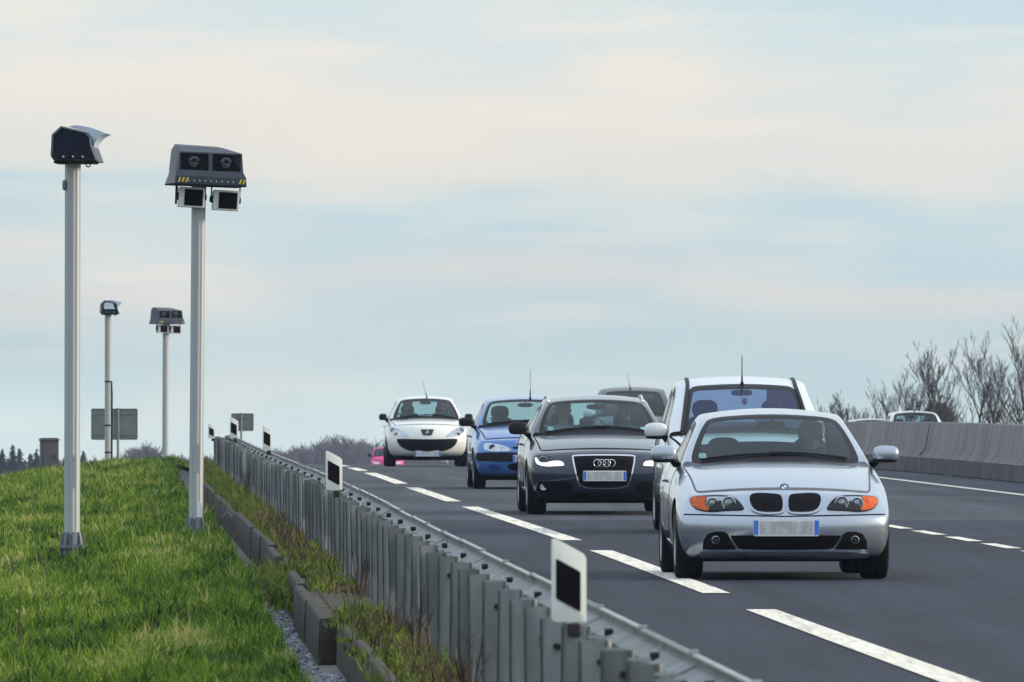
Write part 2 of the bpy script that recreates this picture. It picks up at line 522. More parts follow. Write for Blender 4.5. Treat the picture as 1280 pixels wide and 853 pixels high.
# ------------------------------------------------------------------ concrete central barrier
barrier_m = mat('barrier_concrete', (.155, .148, .15), rough=.85, var=.3, nscale=1.3, bump=.3, bscale=14, stretch=(1, 1.1, .30))
skirt_m = mat('barrier_skirt', (.075, .073, .078), rough=.9, var=.35, nscale=2.5, bump=.4, bscale=14, stretch=(1, .5, 1))
bar = empty('concrete_barrier', on(10.3, 160))
tag(bar, 'long grey concrete central barrier with sloped foot beside the solid white edge line', 'barrier')
def sweep(mb, sec, ys, mi=0, base=(0, 0, 0), closed=True, jit=0.0):
    n = len(sec); vs = []
    for y in ys:
        for u, z in sec:
            p = on(u, y, z) - Vector(base)
            vs.append((p.x, p.y, p.z + (jit * math.sin(y * 1.7) if z > .5 else 0)))
    fs = [(j * n + i, j * n + (i + 1) % n, (j + 1) * n + (i + 1) % n, (j + 1) * n + i) for j in range(len(ys) - 1) for i in range(n if closed else n - 1)]
    if closed:
        fs += [tuple(range(n)), tuple(range((len(ys) - 1) * n, len(ys) * n))]
    mb.add(vs, fs, mi)
ysb = frange(-60, 420, 4)
mb = MB(); sweep(mb, [(10.0, .27), (10.12, .42), (10.2, .87), (10.24, .905), (10.42, .905), (10.46, .87), (10.52, .42), (10.62, .27)], ysb, base=bar.location)
mb.build('wall_body', barrier_m, bar, smooth='auto')
mb = MB(); sweep(mb, [(9.93, .01), (9.95, .265), (10.66, .265), (10.68, .01)], ysb, base=bar.location)
mb.build('foot', skirt_m, bar, smooth=False)
for y in (168, 198, 231):
    mb = MB(); sweep(mb, [(9.992, .30), (10.108, .43), (10.188, .88), (10.24, .88), (10.2, .43), (10.05, .30)], [y, y + .05], base=bar.location); mb.build('joint', skirt_m, bar)

# kerb stones of the drainage channel: separate blocks
kerb_m = mat('kerb_stone', (.060, .053, .043), rough=.9, var=.6, nscale=4, bump=.5, bscale=25)
mb = MB(); y = 48.6
while y < 300:
    if not (88.5 < y < 96.5):
        L = 5.9 if y < 120 else 7.9
        dz = random.uniform(-.02, .012); du = random.uniform(-.015, .015)
        if y < 70: du += .115; dz -= .02
        sec = [(-3.03 + du, -.28), (-3.02 + du, .035 + dz), (-3.01 + du, .05 + dz), (-2.96 + du, .05 + dz), (-2.945 + du, .035 + dz), (-2.94 + du, -.02), (min(-2.70, -2.83 + du), -.02), (min(-2.70, -2.83 + du), -.285)]
        sweep(mb, sec, frange(y, y + L, 1.0))
    else:
        L = 7.9
    y += L + .06
tag(mb.build('kerb', kerb_m), kind='structure')

# ------------------------------------------------------------------ steel guard rail
galv = mat('galvanised_steel', (.19, .205, .22), rough=.6, metal=.3, var=.3, nscale=3, bump=.08, bscale=40)
galv2 = mat('galvanised_post', (.225, .245, .248), rough=.65, metal=.2, var=.38, nscale=2.6, bump=.1, bscale=30, stretch=(3, 3, .7))
_g = galv2.node_tree; _oi = _g.nodes.new('ShaderNodeObjectInfo'); _gm = [n for n in _g.nodes if n.type == 'MAPPING'][0]   # each post weathered its own way
_gv = _g.nodes.new('ShaderNodeVectorMath'); _gv.operation = 'SCALE'; _gv.inputs[0].default_value = (37, 23, 91); _g.links.new(_oi.outputs['Random'], _gv.inputs['Scale']); _g.links.new(_gv.outputs[0], _gm.inputs['Location'])
_gb = _g.nodes['Principled BSDF']; _gs = _gb.inputs['Base Color'].links[0].from_socket
_gr = _g.nodes.new('ShaderNodeMapRange'); _gr.inputs['To Min'].default_value = .72; _gr.inputs['To Max'].default_value = 1.2; _g.links.new(_oi.outputs['Random'], _gr.inputs['Value'])
_gx = _g.nodes.new('ShaderNodeVectorMath'); _gx.operation = 'SCALE'; _g.links.new(_gs, _gx.inputs[0]); _g.links.new(_gr.outputs[0], _gx.inputs['Scale']); _g.links.new(_gx.outputs[0], _gb.inputs['Base Color'])
galv3 = mat('galvanised_bright', (.33, .355, .355), rough=.55, metal=.25, var=.18, nscale=5)
hole_m = mat('dark_recess', (.012, .012, .014), rough=.8, var=.1)
gr = empty('guard_rail', on(-2.4, 60))
tag(gr, 'long galvanised steel guard rail on closely set posts along the grass verge', 'guard rail')
B = gr.location
mb = MB()
# W beam, open towards the posts; 2.5 mm... modelled as a closed ribbon
w = [(u - .165, z) for u, z in [(-2.085, .615), (-2.075, .60), (-2.075, .575), (-2.155, .535), (-2.155, .475), (-2.08, .44), (-2.08, .405), (-2.155, .365), (-2.155, .31), (-2.075, .275), (-2.085, .265)]]
rib = [(u, z + .0) for u, z in w] + [(u + .012, z) for u, z in reversed(w)]
y = 27.0
while y < 330:
    j = random.uniform(-.007, .007)
    sweep(mb, [(u + j * .4, z + j) for u, z in rib], frange(y, y + 3.97, 1.985), base=B)
    y += 4.0
mb.build('beam', galv, gr, smooth='auto')
mb = MB()
y = 27.1
# top lip of the beam with its bolted laps
while y < 330:
    j = random.uniform(-.005, .005)
    sweep(mb, [(-2.257, .612 + j), (-2.257, .620 + j), (-2.231, .620 + j), (-2.231, .612 + j)], frange(y, y + 3.9, 1.95), base=B)
    p = on(-2.245, y + 3.95) - B
    mb.box((p.x, p.y, p.z + .620), (.034, .16, .016))
    y += 4.0
mb.build('top_lip', galv3, gr)
mb = MB(); y = 28.9
while y < 330:
    for zz, uu in ((.560, -2.300),):
        p = on(uu, y) - B
        mb.tube([p + Vector((-.016, 0, zz)), p + Vector((.02, 0, zz))], .014 + random.uniform(0, .004), 10)
    y += 4.0
b_ = mb.build('slot', hole_m, gr); b_['kind'] = 'stuff'
def guard_post(jit):
    mb = MB()
    # C section seen end on: web across, two returned flanges
    h = .60
    for (x0, x1, y0, y1) in ((-.055, .055, -.003, .003), (-.058, -.052, .0, .05), (.052, .058, .0, .05), (-.058, -.035, .047, .053), (.035, .058, .047, .053)):
        mb.box(((x0 + x1) / 2, (y0 + y1) / 2, h / 2 - .05), (x1 - x0, y1 - y0, h + .1))
    return mb
edge_m = mat('post_edge_shade', (.075, .085, .088), rough=.9, var=.4, nscale=6)  # dark strips paint the flange shade along each post's edges
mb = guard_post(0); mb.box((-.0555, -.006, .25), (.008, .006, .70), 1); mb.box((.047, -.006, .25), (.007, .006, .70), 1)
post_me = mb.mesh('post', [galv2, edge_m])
mb = MB()
# spacer between post and beam, a folded bright plate
mb.box((.095, 0, .535), (.10, .06, .014)); mb.box((.09, -.034, .560), (.085, .008, .012)); mb.box((.14, 0, .50), (.014, .06, .07))
br_me = mb.mesh('bracket', galv3)
mb = MB(); mb.tube([(.03, -.03, .50), (.03, .0, .50)], .014, 8)
bolt_me = mb.mesh('bolt', hole_m)
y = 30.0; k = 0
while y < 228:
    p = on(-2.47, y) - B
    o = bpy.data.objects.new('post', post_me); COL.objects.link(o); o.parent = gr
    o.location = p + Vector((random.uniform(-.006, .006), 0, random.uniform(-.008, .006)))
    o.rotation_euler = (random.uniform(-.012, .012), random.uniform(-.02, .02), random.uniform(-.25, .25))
    if y < 130:
        c = bpy.data.objects.new('bracket', br_me); COL.objects.link(c); c.parent = o
        c.location = (0, 0, random.uniform(-.006, .008))
        c = bpy.data.objects.new('bolt', bolt_me); COL.objects.link(c); c.parent = o
        c.location = (random.uniform(-.02, .01), 0, random.uniform(-.03, .03))
    y += 2.0; k += 1
# one bright post of the anchorage, as tall as the rail
o = MB(); o.box((0, 0, .31), (.06, .03, .66)); q = o.build('end_plate', galv3, gr)
q.location = on(-2.55, 157) - B

# ------------------------------------------------------------------ delineators on the guard rail
plastic_w = mat('white_plastic', (.80, .82, .78), rough=.45, var=.07, nscale=6)
film_k = mat('black_film', (.004, .004, .008), rough=.6, var=.2, spec=.1)
def round_rect(w, h, r, n=5, cx=0, cz=0):
    p = []
    for sx, sz, a0 in ((1, 1, 0), (-1, 1, 90), (-1, -1, 180), (1, -1, 270)):
        for i in range(n):
            a = math.radians(a0 + 90 * i / (n - 1))
            p.append((cx + sx * (w / 2 - r) + r * math.cos(a), cz + sz * (h / 2 - r) + r * math.sin(a)))
    return p
dl = [(711, 778, 668, 44.0, 'largest, before the painted dashes'),
      (417.5, 613, 561, 86, 'before the far grey wood'),
      (334, 563, 530, 131, 'just right of the small sign'),
      (292.5, 548, 520, 171, 'overlapping the small sign'),
      (264.5, 548, 528, 208, 'smallest, beside the camera mast')]
for i, (px, yb, yt, Y, txt) in enumerate(dl):
    p = at(px, yb, Y)
    t = empty('delineator', p, rz=.12)
    tag(t, 'white slanted reflector plate on the guard rail, ' + txt, 'delineator', 'delineators along the guard rail')
    h = (yb - yt) * Y / F - .03
    wd = (43, 20.5, 11.5, 10.5, 8.5)[i] * Y / F
    sk = lambda x, z: z - .54 * (x + wd / 2) * min(1, max(0, (z + .0) / (h * .30)))
    mb = MB()
    pl = [(x, sk(x, z + h / 2 + .01)) for x, z in round_rect(wd, h + .02, .018)]
    mb.prism(pl, -.014, .014)
    mb.build('plate', plastic_w, t, smooth='auto', bevel=.004)
    mb = MB(); rf = [(x, z - .54 * (x + wd / 2)) for x, z in round_rect(wd * .72, h * .50, .008, cx=-.004, cz=h * .57)]; mb.prism(rf, -.018, -.0135)
    mb.build('reflector', film_k, t)
    mb = MB(); mb.box((.02, 0, -.03), (.05, .04, .05)); mb.build('clamp', hole_m, t, bevel=.006)

# ------------------------------------------------------------------ cabinet and road sign backs
cab_m = mat('cabinet_paint', (.085, .082, .092), rough=.6, var=.12, nscale=6)
Y = 262; k = Y / F
t = empty('roadside_cabinet', at(61.5, 592, Y), rz=.15)
tag(t, 'dark grey roadside cabinet with overhanging lid standing in the grass', 'cabinet')
hh = 41 * k
mb = MB(); mb.box((0, 0, hh / 2 - .2), (22 * k, .35, hh + .4)); mb.build('housing', cab_m, t, bevel=.012)
mb = MB(); mb.box((0, 0, hh + .018), (24.5 * k, .40, .045)); mb.box((0, 0, hh + .052), (21 * k, .34, .028)); mb.build('lid', cab_m, t, bevel=.01)
mb = MB(); mb.box((0, -.181, hh * .5), (17 * k, .012, hh * .8)); d = mb.build('door', cab_m, t, bevel=.004)
mb = MB(); mb.box((.12, -.196, hh * .5), (.025, .02, .09)); mb.build('handle', hole_m, d)
sign_b = mat('sign_back_grey', (.20, .215, .205), rough=.6, var=.12, nscale=5, metal=.2)
sign_e = mat('sign_edge', (.05, .055, .06), rough=.6)
def sign_back(x0, x1, y0, y1, px, pb, Y, label, rz=0.0, edge=False):
    k = Y / F
    t = empty('road_sign', at(px, pb, Y), rz=rz)
    tag(t, label, 'road sign', 'road signs seen from behind')
    zb, ztp = (pb - y1) * k, (pb - y0) * k
    cx = ((x0 + x1) / 2 - px) * k; W_ = (x1 - x0) * k
    mb = MB(); mb.prism(round_rect(W_, ztp - zb, .04, cx=cx, cz=(zb + ztp) / 2), .04, .055); mb.build('panel', sign_b, t)
    mb = MB()
    for z in (ztp - .015, zb + .015): mb.box((cx, .035, z), (W_ - .06, .02, .02))
    for x in (cx - W_ / 2 + .012, cx + W_ / 2 - .012): mb.box((x, .035, (zb + ztp) / 2), (.018, .02, ztp - zb - .08))
    mb.build('rim', sign_e, t)
    for z in (ztp - .14, zb + .14):
        mb = MB(); mb.box((cx, .026, z), (W_ * .86, .026, .03)); mb.build('rail', sign_b, t)
    mb = MB(); mb.tube([(0, 0, -1.2), (0, 0, ztp + .02)], .036, 12); mb.build('post', mat('sign_post', (.17, .19, .20), rough=.5, metal=.4), t, smooth='auto')
sign_back(114, 172, 511, 550, 147.5, 583, 300, 'wide grey back of a road sign on a post behind the far camera poles', .05)
sign_back(289, 317, 517, 539, 301.5, 556, 360, 'small grey back of a road sign beyond the guard rail reflectors', .05)
# ================================================================== VEGETATION
def np_mesh(name, V, Fq, m, parent=None, smooth=False):
    me = bpy.data.meshes.new(name)
    V = np.asarray(V, np.float32); Fq = np.asarray(Fq, np.int32)
    n, k = Fq.shape
    me.vertices.add(len(V)); me.vertices.foreach_set('co', V.ravel())
    me.loops.add(n * k); me.loops.foreach_set('vertex_index', Fq.ravel())
    me.polygons.add(n); me.polygons.foreach_set('loop_start', np.arange(0, n * k, k, dtype=np.int32))
    me.polygons.foreach_set('loop_total', np.full(n, k, np.int32))
    me.materials.append(m); me.update(calc_edges=True)
    o = bpy.data.objects.new(name, me); COL.objects.link(o); o.parent = parent
    return o
def leaf_mat(name, cols, trans=.35, patch=None):
    m = bpy.data.materials.new(name); m.use_nodes = True
    t = m.node_tree; b = t.nodes['Principled BSDF']; o = t.nodes['Material Output']
    g = t.nodes.new('ShaderNodeNewGeometry')
    r = t.nodes.new('ShaderNodeValToRGB')
    while len(r.color_ramp.elements) < len(cols): r.color_ramp.elements.new(.5)
    for e, (p, c) in zip(r.color_ramp.elements, cols): e.position = p; e.color = tuple(c) + (1,)
    tc = t.nodes.new('ShaderNodeTexCoord'); nz = t.nodes.new('ShaderNodeTexNoise')
    nz.inputs['Scale'].default_value = .9 if patch is None else patch; nz.inputs['Detail'].default_value = 4
    mp = t.nodes.new('ShaderNodeMapping'); mp.inputs['Scale'].default_value = (1.6, .45, 1)
    t.links.new(tc.outputs['Object'], mp.inputs[0]); t.links.new(mp.outputs[0], nz.inputs['Vector'])
    a = t.nodes.new('ShaderNodeMath'); a.operation = 'MULTIPLY_ADD'; a.inputs[1].default_value = 2.2; a.inputs[2].default_value = -1.0
    t.links.new(nz.outputs['Fac'], a.inputs[0])
    c = t.nodes.new('ShaderNodeMath'); c.operation = 'MULTIPLY_ADD'; c.inputs[1].default_value = .75; c.use_clamp = True
    t.links.new(g.outputs['Random Per Island'], c.inputs[0]); t.links.new(a.outputs[0], c.inputs[2])
    t.links.new(c.outputs[0], r.inputs[0]); t.links.new(r.outputs[0], b.inputs['Base Color'])
    b.inputs['Roughness'].default_value = .55; b.inputs['Specular IOR Level'].default_value = .3
    tl = t.nodes.new('ShaderNodeBsdfTranslucent'); t.links.new(r.outputs[0], tl.inputs[0])
    mx = t.nodes.new('ShaderNodeMixShader'); mx.inputs[0].default_value = trans
    t.links.new(b.outputs[0], mx.inputs[1]); t.links.new(tl.outputs[0], mx.inputs[2]); t.links.new(mx.outputs[0], o.inputs['Surface'])
    return m
grass_m = leaf_mat('grass_blades', [(0, (.008, .022, .004)), (.24, (.046, .110, .008)), (.52, (.105, .215, .013)), (.78, (.235, .35, .032)), (1, (.52, .46, .20))], .45)
weed_m = leaf_mat('weed_leaves', [(0, (.015, .03, .008)), (.3, (.07, .13, .014)), (.6, (.19, .28, .025)), (.82, (.16, .14, .04)), (1, (.08, .045, .03))], .3, 1.5)
def blades(name, m, pts, hs, ws, lean, ang=None):
    """pts (n,3): tapered bent blades, five vertices each"""
    n = len(pts); a = RNG.uniform(0, 2 * np.pi, n) if ang is None else ang
    d = np.stack([np.cos(a), np.sin(a), np.zeros(n)], 1)
    la = RNG.uniform(0, 2 * np.pi, n)
    ld = np.stack([np.cos(la), np.sin(la), np.zeros(n)], 1) * (lean * hs)[:, None]
    up = np.array([0, 0, 1.0])
    w2 = (ws / 2)[:, None] * d
    b0, b1 = pts - w2, pts + w2
    mid = pts + up * (hs * .55)[:, None] + ld * .35
    m0, m1 = mid - w2 * .8, mid + w2 * .8
    tip = pts + up * (hs * (1 - .25 * lean))[:, None] + ld
    V = np.stack([b0, b1, m1, m0, tip, tip], 1)
    V[:, 5] = tip + w2 * .12
    V = V.reshape(-1, 3)
    i = np.arange(n)[:, None] * 6
    Fq = np.concatenate([i + np.array([0, 1, 2, 3]), i + np.array([3, 2, 5, 4])], 0)
    return np_mesh(name, V, Fq, m)
_yl = np.arange(-20, 900, .5); _xl = np.array([XL(v) for v in _yl]); _zl = np.array([zr(v) for v in _yl])
def ground_pts(u, y):
    z = np.interp(y, _yl, _zl) + np.array([prof(a) + bumpy(a, b) for a, b in zip(u, y)])
    return np.stack([np.interp(y, _yl, _xl) + u, y, z], 1)
def frame_left(y):      # leftmost offset worth planting at depth y
    return -640 * y / F - np.interp(y, _yl, _xl) - 1.0
parts_p, parts_h, parts_w, parts_l = [], [], [], []
for (a, b, dens, hm, wm) in ((50, 70, 1300, .060, .009), (70, 100, 900, .060, .010), (100, 150, 560, .064, .013), (150, 220, 330, .072, .017), (220, 310, 200, .085, .025)):
    n = int((b - a) * 5.5 * dens)
    y = RNG.uniform(a, b, n); u = RNG.uniform(-9.0, -3.36, n)
    ok = u > frame_left(y); y, u = y[ok], u[ok]
    # tufts: clump the blades
    cl = np.sin(u * 5.3 + np.sin(y * 1.1) * 2) * np.sin(y * 2.3 + u * 3.1) + .7 * np.sin(u * 11 + y * 3.7)
    ok = RNG.uniform(0, 1, len(y)) < .65 + .35 * cl
    y, u, cl = y[ok], u[ok], cl[ok]
    big = np.sin(u * 1.7 + y * .21) * np.sin(y * .33 - u)
    parts_p.append(ground_pts(u, y))
    edge = np.where(u > -3.55, 1.25, 1.0)
    parts_h.append(hm * (1 + .35 * cl + .3 * big) * RNG.lognormal(0, .38, len(y)) * edge)
    parts_w.append(wm * RNG.uniform(.6, 1.4, len(y)))
    parts_l.append(RNG.uniform(.1, 1.0, len(y)))
g = blades('grass', grass_m, np.concatenate(parts_p), np.clip(np.concatenate(parts_h), .03, .24), np.concatenate(parts_w), np.concatenate(parts_l))
tag(g, kind='stuff')
# weeds between kerb and guard rail, growing in clumps
P_, H_ = [], []
for c in range(340):
    yc = 54 + 190 * random.random() ** 1.35; uc = random.uniform(-2.9, -2.55)
    if 76 < yc < 84 and random.random() < .8: continue
    r = random.uniform(.04, .12); hgt = random.choice([.025, .03, .045, .08]) * (1.5 if yc > 130 else 1)
    n = int(40 + 120 * random.random())
    yy = RNG.normal(yc, r * 5, n); uu = np.clip(RNG.normal(uc, r, n), -2.99, -2.5)
    p = np.stack([np.interp(yy, _yl, _xl) + uu, yy, np.interp(yy, _yl, _zl) - .01], 1)
    P_.append(p); H_.append(hgt * RNG.lognormal(-.1, .4, n))
for c in range(26):      # tufts in the gap of the kerb and in the channel
    yc = random.uniform(87, 99); uc = random.uniform(-3.25, -2.95); n = 110
    yy = RNG.normal(yc, .8, n); uu = np.clip(RNG.normal(uc, .08, n), -3.34, -2.9)
    p = np.stack([np.interp(yy, _yl, _xl) + uu, yy, np.interp(yy, _yl, _zl) - .2], 1)
    P_.append(p); H_.append(.17 * RNG.lognormal(-.1, .3, n))
P_ = np.concatenate(P_); H_ = np.clip(np.concatenate(H_), .03, .32)
tag(blades('weeds', weed_m, P_, H_, RNG.uniform(.006, .018, len(P_)), RNG.uniform(.1, .9, len(P_))), kind='stuff')
# brown dead stems among the weeds
P_, H_ = [], []
for c in range(70):
    yc = 50 + 120 * random.random() ** 1.8; uc = random.uniform(-2.8, -2.56); n = random.randint(25, 70)
    yy = RNG.normal(yc, .7, n); uu = np.clip(RNG.normal(uc, .07, n), -2.93, -2.52)
    P_.append(np.stack([np.interp(yy, _yl, _xl) + uu, yy, np.interp(yy, _yl, _zl) - .01], 1)); H_.append(random.choice([.07, .11, .16]) * RNG.lognormal(-.1, .4, n))
P_ = np.concatenate(P_); H_ = np.clip(np.concatenate(H_), .03, .3)
dead_m = leaf_mat('dead_stems', [(0, (.022, .014, .012)), (.5, (.060, .034, .022)), (1, (.15, .10, .06))], .1, 2)
tag(blades('dry_weeds', dead_m, P_, H_, RNG.uniform(.004, .010, len(P_)), RNG.uniform(.1, .8, len(P_))), kind='stuff')
# gravel and shards lying in the channel
grav_m = leaf_mat('gravel_stones', [(0, (.10, .11, .14)), (.4, (.26, .28, .36)), (.7, (.45, .48, .58)), (1, (.10, .08, .08))], 0.0, 3)
mb = MB()
for c in range(900):
    y = random.uniform(50, 92); u = random.uniform(-3.2, -3.05) if y > 70 else random.uniform(-3.06, -2.93); r = random.uniform(.008, .026)
    p = on(u, y, -.268)
    vs = [(p.x + r * random.uniform(.6, 1.3) * a, p.y + r * random.uniform(.8, 1.6) * b, p.z + r * random.uniform(.4, .9) * e) for a, b, e in ((1, 0, .2), (-1, 0, .1), (0, 1, .2), (0, -1, .1), (0, 0, 1), (0, 0, -.6))]
    mb.add(vs, [(0, 2, 4), (2, 1, 4), (1, 3, 4), (3, 0, 4), (2, 0, 5), (1, 2, 5), (3, 1, 5), (0, 3, 5)])
tag(mb.build('gravel', grav_m), kind='stuff')

# a curled pale scrap caught at the kerb
o = empty('litter_scrap', at(284, 650, 118)); tag(o, 'small curled pale scrap lying against the kerb right of the near poles', 'litter')
mb = MB(); pts_ = [(-.05 + .10 * t_ , .0, .06 * math.sin(math.pi * t_ * .8) + .03 - .08 * max(0, t_ - .6)) for t_ in np.linspace(0, 1, 9)]
mb.add([(x, -.04, z) for x, y, z in pts_] + [(x, .04, z) for x, y, z in pts_] + [(x, -.04, z - .006) for x, y, z in pts_] + [(x, .04, z - .006) for x, y, z in pts_], [(i, i + 1, 10 + i, 9 + i) for i in range(8)] + [(18 + i, 27 + i, 28 + i, 19 + i) for i in range(8)] + [(i, 18 + i, 19 + i, i + 1) for i in range(8)])
mb.build('scrap', mat('pale_scrap', (.52, .42, .32), rough=.8, var=.2), o)

# dry stalks standing out of the grass
stalk_m = mat('dry_stalk', (.07, .045, .03), rough=.9, var=.3)
st = [(24, 800, 756, 'tallest dry stalk, bent, in the grass at the left corner'), (16, 712, 690, 'short dry stalk left of the nearest pole foot'),
      (197, 660, 630, 'slanting dry stalk in the grass between the two near poles'), (52, 706, 683, 'thin dry stalk close to the nearest pole foot'),
      (60, 722, 698, 'forked dry stalk below the nearest pole foot')]
for px, yb, yt, txt in st:
    Yd = (CZ + .0) * F / (yb - 480)
    b = at(px, yb + 3, Yd); h = (yb - yt) * Yd / F
    o = empty('dry_stalk', b)
    tag(o, txt, 'dry stalk', 'dry stalks in the grass')
    mb = MB(); q = random.uniform(-.3, .1)
    mb.tube([(0, 0, -.03), (q * h * .2, 0, h * .35), (q * h * .7, .02, h * .75), (q * h, .03, h)], [.008, .007, .005, .003], 6)
    mb.build('stem', stalk_m, o)
    mb = MB(); mb.tube([(q * h * .3, 0, h * .45), (q * h * .3 + .04, .01, h * .62)], [.004, .002], 5); mb.tube([(q * h * .6, .02, h * .7), (q * h * .6 - .03, .03, h * .85)], [.004, .002], 5)
    mb.build('twig', stalk_m, o)

# dark stems climbing at the foot of the guard rail
for (Y, u, h, n, txt) in ((63, -2.62, .42, 9, 'brown dead weed with bare twigs against the near guard rail posts'), (52, -2.66, .40, 8, 'brown dead weed at the foot of the guard rail by the picture bottom'), (81, -2.6, .36, 7, 'low brown dead weed leaning on the guard rail behind the kerb end'),
                          (150, -2.6, .5, 12, 'dark brown bramble tuft against the far part of the guard rail')):
    o = empty('dead_weed', on(u, Y)); tag(o, txt, 'weed', 'dead weeds along the guard rail')
    mb = MB()
    for k in range(n):
        a = random.uniform(0, 6.28); s = random.uniform(.06, .2); hh = h * random.uniform(.5, 1)
        x, y = s * math.cos(a) * .6, s * math.sin(a) * 4
        mb.tube([(x * .2, y * .2, -.03), (x * .6, y * .6, hh * .6), (x, y, hh)], [.005, .004, .002], 5)
        for q in range(3):
            f = random.uniform(.4, .9); mb.tube([(x * f, y * f, hh * f), (x * f + random.uniform(-.05, .05), y * f, hh * f + .06)], [.003, .0015], 4)
    mb.build('stem', stalk_m, o)

# ------------------------------------------------------------------ bare trees
bark = mat('bare_bark', (.050, .042, .042), rough=.9, var=.25, nscale=6)
def bare_tree(seed, H, spread=.42, levels=4, trunk_frac=.22, r0=None, n0=7, lean=0.0, twig=.012):
    rnd = random.Random(seed)
    tr, crn = MB(), MB()
    r0 = r0 or H * .016
    def grow(p, d, L, r, lev):
        pts, rad = [p], [r]
        nseg = 4 if lev < 2 else 3
        cur = p.copy(); dd = d.copy()
        for i in range(nseg):
            dd = (dd + Vector((rnd.uniform(-.16, .16), rnd.uniform(-.16, .16), rnd.uniform(.0, .14)))).normalized()
            cur = cur + dd * (L / nseg); pts.append(cur.copy()); rad.append(max(twig * .5, r * (1 - .75 * (i + 1) / nseg)))
        (tr if lev == 0 else crn).tube(pts, rad, 7 if lev == 0 else (5 if lev < 2 else 3), cap=False)
        if lev >= levels: return
        nb = (n0 + 6) if lev == 0 else (n0 if lev == 1 else max(3, n0 - 2))
        for k in range(nb):
            f = rnd.uniform(trunk_frac if lev == 0 else .2, 1.0)
            i = min(int(f * nseg), nseg - 1); g = f * nseg - i
            q = pts[i].lerp(pts[i + 1], g)
            a = rnd.uniform(0, 6.283)
            side = Vector((math.cos(a), math.sin(a), 0))
            nd = (dd * (1 - spread) + side * spread * rnd.uniform(.7, 1.3) + Vector((0, 0, .28))).normalized()
            grow(q, nd, L * rnd.uniform(.42, .66) * (1.12 - .35 * f), max(twig, rad[i] * .55), lev + 1)
    grow(Vector((0, 0, -.3)), Vector((lean, 0, 1)).normalized(), H * .72, r0, 0)
    return tr, crn
tspec = [  # px of trunk, py of top, depth, lean, label
    (1292, 400, 372, -.02, 'tallest bare tree, thick trunk cut by the photo edge'),
    (1250, 432, 380, .02, 'bare tree with dark straight trunk, beside the tallest tree'),
    (1215, 438, 378, .0, 'bare tree with forked slender trunk, its crown open to the sky'),
    (1176, 440, 395, .05, 'bare tree right of the grey roofed car roof, tall thin twigs'),
    (1152, 446, 402, -.03, 'bare tree rising straight above the pale car roof'),
    (1130, 462, 410, .0, 'bare bushy tree just above the left half of the pale car'),
    (1112, 474, 430, -.06, 'low spreading bare tree left of the pale car'),
    (1072, 492, 455, .0, 'small bare tree alone, right of the silver saloon roof'),
    (1048, 490, 450, -.04, 'smallest bare tree, half behind the silver saloon')]
for i, (px, py, Y, ln, txt) in enumerate(tspec):
    zb = zr(Y) - .2
    b = Vector(((px - 640) * Y / F, Y, zb)); H = at(px, py, Y).z - zb
    t = empty('bare_tree', b); tag(t, txt, 'tree', 'bare winter trees behind the barrier')
    tr, crn = bare_tree(40 + i * 7, H * 1.02, spread=.38, lean=ln, twig=.0085, n0=5, trunk_frac=.14, r0=H * .017)
    tr.build('trunk', bark, t, smooth=True); crn.build('crown', bark, t)
# bushes of thin twigs under the trees
for i, (px, py, Y, txt) in enumerate([(1262, 492, 400, 'pale tangled bush under the two right trees'), (1196, 500, 415, 'tangled bush between the forked tree and the car'), (1062, 508, 460, 'low bush beside the smallest tree'), (1092, 500, 440, 'low bush left of the pale car roof')]):
    zb = zr(Y) - .2; b = Vector(((px - 640) * Y / F, Y, zb)); H = at(px, py, Y).z - zb
    t = empty('bare_bush', b); tag(t, txt, 'bush', 'bare bushes behind the barrier')
    mb = MB(); rnd = random.Random(i)
    tr, crn = bare_tree(300 + i, H, spread=.62, levels=3, trunk_frac=.05, n0=8, r0=.03, twig=.010)
    tr.build('trunk', bark, t); crn.build('crown', bark, t)

# gable of a barn between the trees
Y = 470; k = Y / F
t = empty('barn', at(1172, 560, Y), rz=.35); tag(t, 'small dark gabled barn half hidden behind the pale car and the bare trees', 'barn')
slate = mat('slate_roof', (.045, .05, .075), rough=.7, var=.2); barnw = mat('barn_wall', (.12, .11, .11), rough=.9, var=.2)
hz = 45 * k
mb = MB(); mb.box((0, 0, hz / 2 - .5), (22 * k, 1.2, hz + 1.0)); mb.build('wall', barnw, t)
mb = MB(); mb.prism([(-13 * k, hz), (0, hz + 11 * k), (13 * k, hz)], -.7, .7); mb.build('roof', slate, t)

